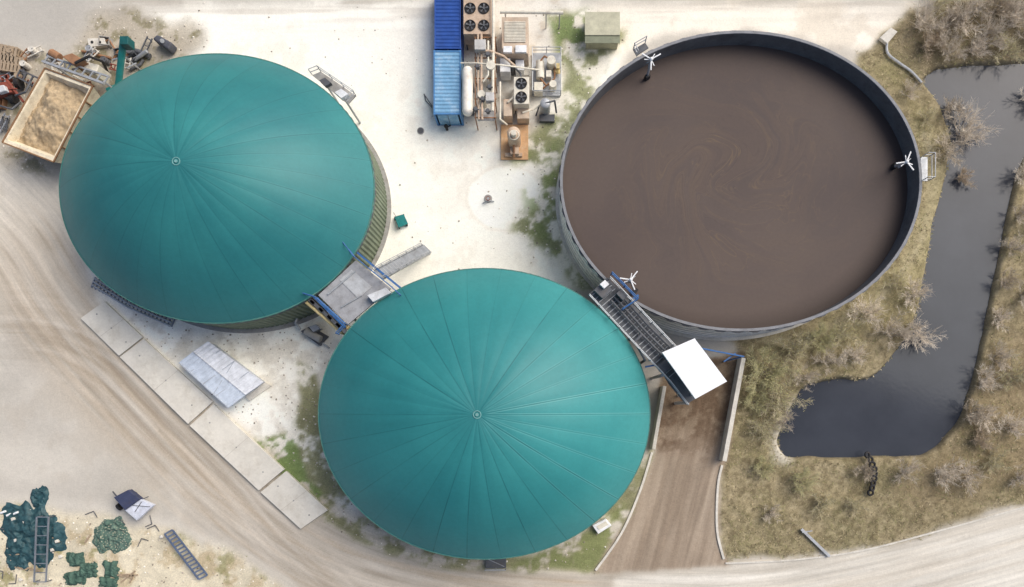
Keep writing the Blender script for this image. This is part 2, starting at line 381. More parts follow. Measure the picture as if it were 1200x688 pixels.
# ---------------- tanks
def dome_mat(name,c1,c2,N,seed,pale,seam):
    m,nt,b=newmat(name)
    uv=nt.nodes.new('ShaderNodeUVMap'); uv.uv_map='g'
    sx=nt.nodes.new('ShaderNodeSeparateXYZ'); nt.links.new(uv.outputs[0],sx.inputs[0])
    u,r=sx.outputs[0],sx.outputs[1]
    fr=mathn(nt,'FRACT',u); d=mathn(nt,'SUBTRACT',.5,mathn(nt,'ABSOLUTE',mathn(nt,'SUBTRACT',fr,.5)))
    dist=mathn(nt,'MULTIPLY',d,mathn(nt,'MULTIPLY',r,2*math.pi/N))
    line=maprange(nt,dist,.015,.06,1,0)
    wn=nt.nodes.new('ShaderNodeTexWhiteNoise'); wn.noise_dimensions='1D'
    nt.links.new(mathn(nt,'ADD',mathn(nt,'ROUND',u),seed+.5),wn.inputs['W'])
    pos=nt.nodes.new('ShaderNodeNewGeometry').outputs['Position']
    st=mathn(nt,'MULTIPLY',maprange(nt,wn.outputs['Value'],0,1,.12*seam,.65*seam),maprange(nt,noise(nt,pos,.35,4,.6),.35,.6,.4,1))
    line=mathn(nt,'MULTIPLY',mathn(nt,'MULTIPLY',line,st),maprange(nt,r,.5,3,.3,1))
    cb=nt.nodes.new('ShaderNodeCombineXYZ'); nt.links.new(mathn(nt,'MULTIPLY',u,1.3),cb.inputs[0]); nt.links.new(mathn(nt,'MULTIPLY',r,.10),cb.inputs[1]); cb.inputs[2].default_value=seed
    g1=noise(nt,cb.outputs[0],2.0,6,.65)
    g2=noise(nt,pos,.10,4,.5); g3=noise(nt,pos,2.6,8,.85)
    f=mathn(nt,'MULTIPLY',maprange(nt,g1,.3,.7,.965,1.035),maprange(nt,g3,.3,.7,.92,1.08))
    base=mixc(nt,maprange(nt,g2,.35,.65,0,1),C(c1),C(c2))
    wn2=nt.nodes.new('ShaderNodeTexWhiteNoise'); wn2.noise_dimensions='1D'; nt.links.new(mathn(nt,'ADD',mathn(nt,'FLOOR',u),seed+9.3),wn2.inputs['W'])
    f=mathn(nt,'MULTIPLY',f,maprange(nt,wn2.outputs['Value'],0,1,.97,1.03))
    c=scalec(nt,base,f)
    c=mixc(nt,mathn(nt,'MULTIPLY',maprange(nt,r,10.5,15.6,0,.28),maprange(nt,g3,.3,.6,.4,1)),c,C((98,152,148)))
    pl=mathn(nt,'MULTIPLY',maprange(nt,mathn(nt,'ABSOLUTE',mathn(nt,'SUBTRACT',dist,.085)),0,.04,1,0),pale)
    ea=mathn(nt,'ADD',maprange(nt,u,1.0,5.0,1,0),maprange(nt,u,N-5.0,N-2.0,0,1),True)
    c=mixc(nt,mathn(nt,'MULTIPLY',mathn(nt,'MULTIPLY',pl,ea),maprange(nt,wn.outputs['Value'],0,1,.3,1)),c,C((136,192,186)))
    c=mixc(nt,line,c,C((16,74,78)))
    c=mixc(nt,maprange(nt,r,3.4,0,0,.26),c,C((24,86,92)))
    nt.links.new(c,b.inputs['Base Color']); b.inputs['Roughness'].default_value=.5
    b.inputs['Specular IOR Level'].default_value=.36
    bn=nt.nodes.new('ShaderNodeBump'); bn.inputs['Strength'].default_value=.12; bn.inputs['Distance'].default_value=.05
    nt.links.new(g1,bn.inputs['Height']); nt.links.new(bn.outputs[0],b.inputs['Normal'])
    return m
def clad_wall(cx,cy,rx,ry,z0,z1,n,amp,parent,name,mat,topin=0):
    m=M(); vs=[];fs=[]; R3=3 if topin else 2
    for i in range(n):
        t=2*math.pi*i/n; a=amp if (i//2)%2 else 0
        for z in(z0,z1): vs.append((cx+(rx+a)*math.cos(t),cy+(ry+a)*math.sin(t),z))
        if topin: vs.append((cx+(rx-topin)*math.cos(t),cy+(ry-topin)*math.sin(t),z1))
    for i in range(n):
        j=(i+1)%n; fs.append((R3*i,R3*j,R3*j+1,R3*i+1))
        if topin: fs.append((R3*i+1,R3*j+1,R3*j+2,R3*i+2))
    m.add(vs,fs); return m.obj(name,mat,parent)
def ring(m,cx,cy,rxo,ryo,rxi,ryi,z0,z1,n=160):
    vs=[];fs=[]
    for i in range(n):
        t=2*math.pi*i/n;c,s_=math.cos(t),math.sin(t)
        vs+=[(cx+rxo*c,cy+ryo*s_,z0),(cx+rxo*c,cy+ryo*s_,z1),(cx+rxi*c,cy+ryi*s_,z1),(cx+rxi*c,cy+ryi*s_,z0)]
    for i in range(n):
        j=(i+1)%n
        for k in range(4): fs.append((4*i+k,4*j+k,4*j+(k+1)%4,4*i+(k+1)%4))
    m.add(vs,fs); return m
clad=pm('wall_cladding',(120,130,110),.7,.0,dirt=.4,dirtc=(98,100,82),scale=.8)
def digester(name,label,cpx,cpy,rx,ry,hr,rise,c1,c2,N,seed,pale,seam):
    e=thing(name,label,'biogas digester tank',cpx,cpy,0)
    cx,cy=W(cpx,cpy,hr); e.location=(cx,cy,0)
    s=1-hr/H; RX=rx/12*s; RY=ry/12*s
    NA=N*8; NR=56; vs=[];
    A=np.arange(NA)/NA*2*np.pi; T=np.concatenate([[.004],np.linspace(.02,1,NR)])
    UU=A*N/(2*np.pi)
    nr=fbm(np.cos(A)*40+seed*10,np.sin(A)*40,9,3,seed)
    for t in T:
        pil=np.abs(np.sin(np.pi*UU))*.028*seam*min(1,t*2.2)*(1-t**6)
        wr=(nr-.5)*.12*np.exp(-t*3.5)*min(1,t*8)
        z=hr+rise*(1-.94*t**2-.06*t**4)+pil+wr+.06*np.sin(3*A+seed)*t*(1-t)*4
        for a,zz in zip(A,z): vs.append((RX*t*math.cos(a),RY*t*math.sin(a),float(zz)))
    fs=[];uvs=[]
    rm=(RX+RY)/2
    for j in range(len(T)-1):
        for i in range(NA):
            k=(i+1)%NA; fs.append((j*NA+i,(j+1)*NA+i,(j+1)*NA+k,j*NA+k))
            ua,ub=i*N/NA,(i+1)*N/NA; ra,rb=T[j]*rm,T[j+1]*rm
            uvs+=[ua,ra,ua,rb,ub,rb,ub,ra]
    me=bpy.data.meshes.new('dome_roof'); me.from_pydata(vs,[],fs); me.update()
    uv=me.uv_layers.new(name='g'); uv.data.foreach_set('uv',np.array(uvs,np.float32))
    me.polygons.foreach_set('use_smooth',np.ones(len(fs),bool)); me.materials.append(dome_mat(name+'_membrane',c1,c2,N,seed,pale,seam))
    d=bpy.data.objects.new('dome_roof',me); COL.objects.link(d); d.parent=e
    clad_wall(cx,cy,RX-.16,RY-.16,-.1,hr-.25,720,.09,e,'wall',clad)
    m=M(); ring(m,cx,cy,RX+.07,RY+.07,RX-.2,RY-.2,hr-.32,hr+.03,200); m.obj('rim_band',pm(name+'_rim',(66,116,108),.6,dirt=.4,dirtc=(130,140,124)),e)
    clad_wall(cx,cy,RX+.06,RY+.06,hr-.42,hr-.14,440,.05,e,'clamp_strip',steel_dk,.2)
    m=M(); ring(m,cx,cy,RX+.3,RY+.3,RX-.1,RY-.1,-.1,.12,160); m.obj('foundation_kerb',concrete_dk,e)
    m=M(); z=hr+rise; m.torus((cx,cy,z+.01),.30,.04,20,6); m.rod((cx,cy,z-.02),(cx,cy,z+.08),.13,14)
    m.obj('apex_fitting',pm(name+'_apex',(110,156,154),.6,dirt=.3),e)
    return e,cx,cy,RX,RY
d1=digester('digester_tank','round digester with teal membrane dome and ribbed olive wall',254,221,184,157.5,5.9,6.9,(36,108,112),(48,124,124),30,3,.06,.7)
d2=digester('digester_tank','large teal membrane dome digester beside the slab-edged road',567.5,485,194,170,5.9,6.9,(40,120,122),(52,134,134),30,6,.42,1.0)
def slurry_tank():
    hr=6.0; cpx,cpy,rx,ry=868.5,212,212,176
    e=thing('slurry_tank','open concrete tank filled with brown swirling slurry','slurry tank',cpx,cpy,0)
    cx,cy=W(cpx,cpy,hr); e.location=(cx,cy,0); s=1-hr/H; RX=rx/12*s; RY=ry/12*s
    wallm=pm('tank_outer_wall',(238,237,233),.8,dirt=.35,dirtc=(180,178,170),scale=.5)
    clad_wall(cx,cy,RX-.02,RY-.02,-.2,hr-.3,520,.02,e,'wall',wallm)
    inn=pm('tank_inner_wall',(98,97,97),.85,dirt=.6,dirtc=(66,60,56),scale=.5)
    m=M(); ring(m,cx,cy,RX-.18,RY-.18,RX-.24,RY-.24,1,hr-.12,220); m.obj('inner_lining',inn,e)
    m=M(); ring(m,cx,cy,RX+.02,RY+.02,RX-.22,RY-.22,hr-.12,hr,220); m.obj('rim',pm('rim_grey',(128,129,132),.6,dirt=.4,dirtc=(88,88,90)),e)
    clad_wall(cx,cy,RX+.02,RY+.02,hr-.42,hr-.18,260,.11,e,'rim_bracket_strip',pm('bracket_grey',(96,98,102),.6,.2),.2)
    m=M()
    for z in(1.2,2.4,3.6,4.8):
        m.torus((cx,cy,z),RX+.01,.02,180,5,RY+.01)
    m.obj('tension_bands',steel,e)
    m=M(); ring(m,cx,cy,RX+.3,RY+.3,RX-.1,RY-.1,-.1,.14,160); m.obj('foundation_kerb',concrete,e)
    zs=hr-2.0; sxr,syr=RX-.2,RY-.2; n=260
    T=np.linspace(0.002,1,150); A=np.arange(n)/n*2*np.pi
    TT,AA=np.meshgrid(T,A,indexing='ij')
    X=sxr*TT*np.cos(AA); Y=syr*TT*np.sin(AA)
    co=np.stack([X,Y,np.full(X.shape,zs)],-1).reshape(-1,3)
    j,i=np.meshgrid(np.arange(149),np.arange(n),indexing='ij'); k=(i+1)%n
    q=np.stack([j*n+i,(j+1)*n+i,(j+1)*n+k,j*n+k],-1).reshape(-1,4)
    me=bpy.data.meshes.new('slurry_surface'); me.from_pydata(co.tolist(),[],q.tolist()); me.update()
    wx,wy=X.copy(),Y.copy()
    wx+=3*(fbm(X+50,Y+50,6,3,1)-.5); wy+=3*(fbm(X+50,Y+50,6,3,4)-.5)
    for (vx,vy,rr,am) in((-.5,1.5,4.5,2.2),(-4.5,-3.5,3.4,-1.9),(4,-2.5,3.2,2.0),(4.2,4.8,3.2,-1.9),(-6,3.5,3.2,1.8),(-1,-6,2.8,1.9),(8.5,0,3,1.6),(-9,-1,3,-1.5),(0,0,11,1.2)):
        dx,dy=wx-vx,wy-vy; d=np.hypot(dx,dy); a=am*np.exp(-(d/rr)**2); wx,wy=vx+dx*np.cos(a)-dy*np.sin(a),vy+dx*np.sin(a)+dy*np.cos(a)
    a=me.attributes.new('swirl','FLOAT_VECTOR','POINT'); a.data.foreach_set('vector',np.stack([wx,wy,np.hypot((X+.7)/sxr,(Y-.7)/syr)],-1).astype(np.float32).ravel())
    mm,nt,b=newmat('slurry')
    at=nt.nodes.new('ShaderNodeAttribute'); at.attribute_name='swirl'
    sp=nt.nodes.new('ShaderNodeSeparateXYZ'); nt.links.new(at.outputs['Vector'],sp.inputs[0])
    cb=nt.nodes.new('ShaderNodeCombineXYZ'); nt.links.new(sp.outputs[0],cb.inputs[0]); nt.links.new(mathn(nt,'MULTIPLY',sp.outputs[1],1.7),cb.inputs[1])
    v=cb.outputs[0]
    pos=nt.nodes.new('ShaderNodeNewGeometry').outputs['Position']
    na=noise(nt,pos,.07,4,.5); nb=noise(nt,v,.15,3,.5,.7); nd=noise(nt,v,.24,3,.5,.5); nc=noise(nt,pos,.18,3,.6); ne=noise(nt,v,.5,5,.6,.3)
    rad=sp.outputs[2]
    base=mixc(nt,maprange(nt,na,.38,.62,0,1),C((84,74,70)),C((92,81,75)))
    cen=maprange(nt,rad,.25,.85,1,.12)
    base=mixc(nt,mathn(nt,'MULTIPLY',maprange(nt,rad,.2,.8,.40,.06),maprange(nt,nb,.42,.58,0,1)),base,C((100,85,73)))
    base=mixc(nt,mathn(nt,'MULTIPLY',maprange(nt,rad,.2,.9,.22,.06),maprange(nt,nd,.48,.60,0,1)),base,C((76,68,69)))
    def iso(x,c,w): return maprange(nt,mathn(nt,'ABSOLUTE',mathn(nt,'SUBTRACT',x,c)),0,w,1,0)
    msk=maprange(nt,nc,.42,.58,.15,1); msk2=maprange(nt,nc,.58,.42,.15,1)
    for x,c0,w_,mk,am,cc in((nb,.5,.010,msk,.42,(122,102,76)),(nb,.54,.008,msk2,.35,(66,58,62)),(nb,.46,.008,msk,.32,(116,98,78)),(nd,.5,.010,msk2,.30,(118,100,78)),(nd,.56,.010,msk,.30,(68,60,62))):
        base=mixc(nt,mathn(nt,'MULTIPLY',mathn(nt,'MULTIPLY',mathn(nt,'MULTIPLY',iso(x,c0,w_),mk),cen),am),base,C(cc))
    fn=maprange(nt,noise(nt,pos,3,6,.75),.3,.7,.95,1.05)
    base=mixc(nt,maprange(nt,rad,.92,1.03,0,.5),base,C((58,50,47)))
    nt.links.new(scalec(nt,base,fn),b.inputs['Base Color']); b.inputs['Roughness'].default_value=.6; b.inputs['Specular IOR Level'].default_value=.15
    me.materials.append(mm); me.polygons.foreach_set('use_smooth',np.ones(len(q),bool))
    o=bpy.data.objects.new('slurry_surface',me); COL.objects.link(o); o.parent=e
    return e,cx,cy,RX,RY
st=slurry_tank()
def agitator(px,py,ix,iy,rot,lab):
    e=thing('slurry_agitator',lab,'agitator',px,py,6.0,'agitators on the slurry tank rim')
    x,y,z=W3(px,py,6.9)
    e.location=(x,y,6.0)
    m=M(); m.rod((x,y,5.6),(x,y,7.0),.10,8); a=W3(ix,iy,4.1); m.rod((x,y,6.8),a,.11,8); m.rod(W3(px-5,py+4,6.02),(x,y,6.7),.05,6); m.rod(W3(px+5,py-4,6.02),(x,y,6.7),.05,6)
    m.obj('mast',steel,e)
    m=M()
    for k in range(3):
        t=rot+k*2*math.pi/3; m.beam((x,y,7.0),(x+.95*math.cos(t),y+.95*math.sin(t),7.0),.10,.07)
        t+=.5; m.beam((x,y,6.9),(x+.6*math.cos(t),y+.6*math.sin(t),6.9),.07,.06)
    m.sphere((x,y,7.02),.17,10,6); m.obj('arms',white,e)
    m=M(); m.box(a[0],a[1],4.0,4.7,.45,.3,rot); m.obj('motor',black,e)
agitator(763,70,758,92,.5,'white three-armed agitator mount on the tank rim')
agitator(1062,190,1046,196,1.2,'white three-armed agitator mount leaning over slurry')
agitator(739,328,744,342,.9,'small white agitator mount beside the steel walkway')
e=thing('rim_platform','small grey steel maintenance platform on tank rim','platform',1085,195,6)
m=M(); m.rpx(1079,184,1087,212,5.7,5.85); m.obj('deck',steel,e)
m=M(); m.rail([W3(1080,184,5.85),W3(1088,184,5.85),W3(1088,212,5.85),W3(1080,212,5.85)]); m.obj('handrail',steel,e)
e=thing('rim_platform','small grey platform with white posts on tank rim','platform',752,58,6)
m=M(); m.ppx([(742,58),(756,50),(760,56),(746,65)],5.7,5.85); m.obj('deck',steel_dk,e)
m=M(); m.rail([W3(746,66,5.85),W3(742,58,5.85),W3(756,50,5.85)],1.1,.9,.04); m.obj('handrail',steel,e)
e=thing('rim_platform','grey grating platform with handrail on dome rim','platform',398,106,5)
m=M(); m.ppx([(366,88),(376,84),(417,112),(408,122)],5.2,5.35)
m.obj('deck',concrete_dk,e)
m=M(); m.rail([W3(366,88,5.35),W3(376,84,5.35),W3(417,112,5.35),W3(408,122,5.35)],1.1,1.0)
m.obj('handrail',steel,e)
m=M(); m.rod(W3(404,116,0,5.3),W3(404,116,5.2),.1); m.rod(W3(376,90,0,5.3),W3(376,90,5.2),.1); m.obj('legs',steel,e)
m=M(); m.ppx([(392,108),(400,104),(408,110),(400,115)],5.352,6.0); m.obj('valve_box',white,e)
m=M(); m.ppx([(374,94),(381,91),(388,97),(381,101)],5.352,5.8); m.obj('control_box',steel_dk,e)
# ---------------- walkway between digesters
e=thing('service_platform','grey deck bridge with blue rails between two domes','platform',420,340,0)
m=M(); m.ppx([(373,346),(417,305),(458,338),(408,380)],5.5,5.75)
m.obj('deck',pm('deck_grey',(152,153,156),.8,dirt=.5,dirtc=(112,108,104)),e)
m=M(); m.ppx([(398,328),(412,316),(436,336),(420,350)],5.752,5.80); m.obj('deck_plate',pm('plate_grey',(172,174,176),.6,dirt=.3),e)
m=M(); a=5.75
m.rail([W3(405,286,a),W3(418,303,a),W3(460,337,a),W3(472,348,a)],1.2,1.0,.05); m.rail([W3(360,346,a),W3(374,350,a),W3(408,381,a),W3(398,392,a)],1.2,1.0,.05)
m.obj('blue_handrail',blue,e)
m=M(); m.beam(W3(404,284,5.6),W3(476,343,5.6),.18,.25); m.beam(W3(360,340,5.6),W3(405,384,5.6),.18,.25)
m.obj('blue_beams',blue,e)
m=M()
for q in((380,346),(410,372),(418,312),(450,337)): m.rod(W3(q[0],q[1],0,5.5),W3(q[0],q[1],5.5),.14,8)
m.obj('support_legs',steel,e)
m=M(); m.ppx([(430,346),(452,337),(458,343),(437,354)],5.752,6.5); m.obj('control_cabinet',mt('lt_grey',(200,202,204),.5),e,bevel=.04)
m=M(); m.ppx([(444,352),(456,344),(466,352),(454,360)],5.3,5.9); m.obj('hatch_cover',steel_dk,e)
m=M(); m.path([W3(384,345,5.85),W3(402,330,5.85),W3(416,318,5.85)],.08); m.path([W3(400,360,5.85),W3(424,346,5.85)],.06); m.obj('pipes',steel,e)
m=M()
for dx in(0,9): m.path([W3(357+dx,352-dx*.6,5.3),W3(378+dx,370-dx*.6,5.3),W3(400+dx*.8,389-dx*.6,5.0),W3(402+dx*.8,390-dx*.6,0.2,5.0)],.19,10)
m.obj('gas_pipes',yellow,e,smooth='auto')
m=M()
for k in range(5): m.box(*W(362+k*10,350+k*9,5.4),4.95,5.65,.3,1.5,math.radians(45))
m.obj('pipe_brackets',steel_dk,e)
e=thing('access_stair','grey steel stair descending from platform to gravel','stairs',470,305,0)
m=M()
A=Vector(W3(440,316,5.6)); B=Vector(W3(500,292,.1)); 
A.xy=Vector(W(444,322,5.6)); 
dxy=(B-A).xy.normalized(); nrm=Vector((-dxy.y,dxy.x,0))
n=18
for i in range(n+1):
    p=A.lerp(B,i/n); m.beam(p-nrm*.5,p+nrm*.5,.26,.05)
m.obj('treads',steel,e)
m=M(); 
for sg in(-1,1): m.beam(A+nrm*.55*sg,B+nrm*.55*sg,.06,.26)
m.obj('stringers',steel,e)
m=M()
for sg in(-1,1): m.rail([A+nrm*.55*sg,B+nrm*.55*sg],1.0,1.2,.03)
m.obj('handrail',steel,e)
e=thing('pump_unit','grey pump unit on gravel beside pipes','pump',370,393,0)
m=M(); m.ppx([(352,388),(364,382),(384,394),(374,405)],.1,.6); m.obj('base_frame',steel_dk,e)
m=M(); m.rod(W3(358,388,.95),W3(376,398,.95),.35,14); m.obj('motor',concrete_dk,e,smooth='auto')
m=M(); m.ppx([(362,383),(370,380),(375,385),(367,389)],.6,1.5); m.obj('valve_box',steel,e,bevel=.03)
m=M(); m.path([W3(352,386,.9),W3(346,378,.9),W3(350,368,.9)],.12); m.path([W3(378,402,.7),W3(386,408,.3)],.1); m.obj('pipes',steel,e)
# ---------------- walkway B
e=thing('steel_walkway','dark steel walkway with pipes linking tank and separator','walkway',755,400,0)
a=6.1
m=M(); m.ppx([(690,345),(712,325),(806,424),(824,462),(804,474),(784,450),(776,436)],5.85,6.1); m.obj('grating_deck',pm('grating',(92,94,98),.7,.1,dirt=.5,dirtc=(120,118,112),scale=4),e)
m=M()
for k in range(24):
    t=k/23; p=Vector(W3(694+t*90,346+t*96,6.14)); q=Vector(W3(713+t*90,330+t*96,6.14)); m.beam(p,q,.07,.06)
m.obj('deck_slats',steel,e)
m=M(); m.rail([W3(690,347,a),W3(784,448,a),W3(804,474,a)],1.1,1.2,.045); m.rail([W3(714,327,a),W3(800,418,a)],1.1,1.2,.045); m.obj('handrail',steel,e)
m=M()
for off in(0,4,9): m.path([W3(716+off,352-off,6.5),W3(752+off,392-off,6.5),W3(790+off,430-off,6.5)],.11,8)
m.path([W3(752,392,6.6),W3(744,400,6.6),W3(756,422,6.3),W3(756,424,2,6.3)],.12)
m.obj('process_pipes',steel_dk,e,smooth='auto')
m=M(); m.rail([W3(716,322,a),W3(746,352,a),W3(728,364,a)],1.2,1.1,.06); m.obj('blue_handrail',blue,e)
m=M(); m.beam(W3(708,340,5.7),W3(742,356,5.7),.2,.3); m.beam(W3(712,372,5.7),W3(748,346,5.7),.2,.3); m.beam(W3(756,430,5.7),W3(790,424,5.7),.15,.2)
m.obj('blue_beams',blue,e)
m=M(); m.ppx([(696,340),(708,330),(718,340),(706,350)],6.102,6.8); m.ppx([(722,344),(728,338),(736,346),(730,352)],6.102,7.0); m.ppx([(770,428),(782,420),(790,430),(778,438)],6.102,6.9); m.obj('control_boxes',steel_dk,e,bevel=.03)
m=M(); m.ppx([(703,333),(709,328),(714,333),(708,338)],6.802,7.2); m.obj('white_cabinet',white,e)
m=M()
for q in((740,396),(762,378),(776,440),(806,472)): m.rod(W3(q[0],q[1],0,5.8),W3(q[0],q[1],5.8),.15,8)
m.obj('support_legs',steel,e)
e=thing('separator_shelter','white flat roof shelter on steel legs over separator','shelter',815,432,0)
m=M(); m.ppx([(776,413),(814,396.5),(852,447),(815,467.5)],8.1,8.35); m.obj('roof',mt('white_roof',(236,237,238),.5,dirt=.12,dirtc=(205,205,203),var=.04),e)
m=M()
for k in range(1,8):
    t=k/8; m.beam(W3(776+39*t,413+54.5*t,8.37),W3(814+38*t,396.5+50.5*t,8.37),.03,.03)
m.obj('roof_seams',pm('seam_grey',(224,225,226),.5,dirt=.1),e)
m=M()
for q in((782,414),(813,401),(846,446),(816,462)): m.rod(W3(q[0],q[1],0,8.1),W3(q[0],q[1],8.1),.12,8)
m.obj('legs',steel,e)
m=M(); m.ppx([(786,420),(812,408),(838,444),(814,456)],5.6,5.8); m.obj('deck',steel_dk,e)
m=M(); m.rod(W3(798,424,7,8.0),W3(828,448,7,8.0),.6,16); m.obj('screw_press',teal,e,smooth='auto')
m=M()
m.beam(W3(820,408,6.2),W3(872,418,6.2),.12,.18); m.beam(W3(848,424,6.0),W3(862,414,6.0),.10,.15)
m.rod(W3(870,418,0,6.2),W3(870,418,6.2),.08)
m.obj('blue_beams',blue,e)
m=M(); pts=[(869,419),(874,420),(851.5,541),(846.5,540)]; m.ppx(pts,-.05,1.4); tag(m.obj('retaining_wall',concrete,bevel=.03),'pale concrete retaining wall along the muddy ramp','wall')
m=M(); m.ppx([(777,452),(781,453),(768,527),(764,526)],-.05,1.4); tag(m.obj('retaining_wall',concrete,bevel=.03),'short pale concrete wall beside green dome','wall')
def kerb(pts,lab,w=.28,h=.13):
    m=M(); P=[Vector(W3(x,y,0)) for x,y in smoothpoly(pts,5)]
    vs=[]
    for i,p in enumerate(P):
        d=(P[min(i+1,len(P)-1)]-P[max(i-1,0)]).normalized(); nn=Vector((-d.y,d.x,0))*w/2
        for q,z in((p+nn,-.05),(p+nn,h),(p-nn,h),(p-nn,-.05)): vs.append((q.x,q.y,z))
    fs=[(4*i+k,4*i+k+1,4*i+5+k,4*i+4+k) for i in range(len(P)-1) for k in range(3)]+[(0,1,2,3),(len(vs)-4,len(vs)-3,len(vs)-2,len(vs)-1)]
    m.add(vs,fs); o=m.obj('kerb',concrete); tag(o,lab,'kerb')
kerb([(846,545),(841,570),(840,620),(848,655)],'low concrete kerb edging the dirt ramp',.22)
kerb([(764,530),(750,575),(728,625),(698,668)],'curved concrete kerb between grass and dirt ramp',.22)
kerb([(850,660),(930,656),(1010,645),(1100,622),(1200,594),(1300,566)],'long pale kerb between grass bank and road',.16,.1)
def heap(name,px,py,rx,ry,h,mat,lab,cat,seed=1,rough=.5,n=110,z0=0,irr=.35,sq=0,fs_=.7,stripe=0,es=1.6):
    nr=40; cx,cy=W(px,py)
    aa=np.arange(n)/n*2*np.pi; ca,sa=np.cos(aa),np.sin(aa)
    edge=1+irr*(fbm(ca*2+seed*3+9,sa*2+seed+9,es,4,seed,.5)-.5)*2
    if sq: edge=edge*np.minimum(1/np.maximum(np.abs(ca),np.abs(sa)),1.3)
    T=np.linspace(0,1,nr+1)[:,None]
    x=rx/12*T*edge*ca; y=ry/12*T*edge*sa
    wxx=x+.9*(fbm(x+30,y+30,.9,3,seed)-.5); wyy=y+.9*(fbm(x+60,y+30,.9,3,seed+1)-.5)
    nz=fbm(wxx+seed*7+20,wyy+20,fs_,3,seed,.5); rid=1-np.abs(nz-.5)*7
    z=h*(1-T**4)*(1-rough*.6)+h*rough*np.maximum(rid,-.3)*(1-T**6)*.6
    if stripe: z=z+.05*np.sin(x*stripe)
    z=z0+np.maximum(z,0.02); z[-1]=z0-.03
    vs=np.stack([cx+x,cy+y,z],-1).reshape(-1,3); fs=[]
    for j in range(nr):
        for i in range(n): fs.append((j*n+i,(j+1)*n+i,(j+1)*n+(i+1)%n,j*n+(i+1)%n))
    m=M(); m.add(vs,fs); o=m.obj(name,mat,smooth=True); tag(o,lab,cat); return o
# ---------------- concrete slabs
for i,q in enumerate([[(94,373),(122,353),(167,395),(139,417)],[(140,418.5),(168,397),(249,471),(220,497)],[(222,499),(250,473.5),(333,550),(303,575)],[(305,577),(335,552),(384,598),(352,620)]]):
    m=M(); m.ppx(q,-.05,.35)
    o=m.obj('concrete_slab',mt('slab_concrete',(212,207,195),.9,dirt=.5,dirtc=(180,171,154),scale=.5,var=.09),bevel=.04); tag(o,'long pale concrete slab lying along the road edge','concrete slab','concrete slabs along the road')
    a,b_,c_,d_=[Vector(W3(x,y,.353)) for x,y in q]
    for kk,t in enumerate((.12,.5,.88)):
        p=a.lerp(d_,t).lerp(b_.lerp(c_,t),.5); j=M(); j.rod(p-Vector((0,0,.01)),p+Vector((0,0,.012)),.08,10)
        j.obj('lifting_eye',concrete_dk,o)
    j=M(); j.beam(a.lerp(d_,.5),b_.lerp(c_,.5),.03,.006); j.obj('slab_joint',mt('joint_grey',(180,172,160),.9),o)
e=thing('pipe_trench','grey ladder-like pipe tray on ground by tank wall','pipe tray',155,358,0)
m=M()
for off in(0,4,8): m.path([W3(108+off*.3,334-off,.3),W3(150+off*.3,360-off,.3),W3(200+off*.3,382-off,.3)],.09)
m.obj('pipes',steel,e)
m=M()
for k in range(22):
    t=k/21; m.beam(W3(107+t*94,337+t*46,.15),W3(112+t*94,325+t*47,.15),.1,.1)
m.obj('cross_bars',mt('slate_bars',(120,126,138),.6),e)
e=thing('sheet_metal_shed','low shed with pale ribbed metal roof panels','shed',260,440,0)
q=[(244,400),(309,448),(268,478),(210,425)]
h=1.5
m=M(); m.ppx([(245.5,402.5),(305,447.5),(267.5,475),(213,425.5)],0,h-.15); m.obj('wall',galv,e)
a,b_,c_,d_=[Vector(W3(x,y,h)) for x,y in q]
def sheet(name,p,q1,r,s_,mat,n,zz=.05,par=None):
    m=M(); vs=[];fs=[]
    for i in range(n*4+1):
        t=i/(n*4); up=zz if (i%4) in(0,1) else 0
        for aa,bb in((p,q1),(s_,r)):
            w=aa.lerp(bb,t); vs.append((w.x,w.y,w.z+up))
    for i in range(n*4): fs.append((2*i,2*i+2,2*i+3,2*i+1))
    m.add(vs,fs); return m.obj(name,mat,par)
mid1=a.lerp(d_,.5)+Vector((0,0,.12)); mid2=b_.lerp(c_,.5)+Vector((0,0,.12))
sheet('roof_sheet',a,b_,mid2,mid1,pm('sheet_pale',(214,217,222),.5,0,dirt=.2,dirtc=(180,182,186)),14,.06,e)
sheet('roof_sheet',mid1,mid2,c_,d_,pm('sheet_blueish',(196,205,216),.5,0,dirt=.25,dirtc=(164,174,184)),14,.06,e)
m=M(); 
for t in(.22,.48,.74): m.beam(a.lerp(b_,t)+Vector((0,0,.08)),d_.lerp(c_,t)+Vector((0,0,.08)),.08,.03)
m.beam(d_+Vector((0,0,.06)),c_+Vector((0,0,.06)),.1,.06); m.beam(mid1+Vector((0,0,.05)),mid2+Vector((0,0,.05)),.08,.06); m.beam(a.lerp(b_,.48)+Vector((0,0,.1)),d_.lerp(c_,.7)+Vector((0,0,.1)),.06,.03)
m.obj('roof_trim',mt('trim_grey',(172,178,186),.5),e)
m=M(); m.ppx([(285,462),(309,448),(318,452),(292,470)],0,.25); m.obj('doorstep',concrete,e)
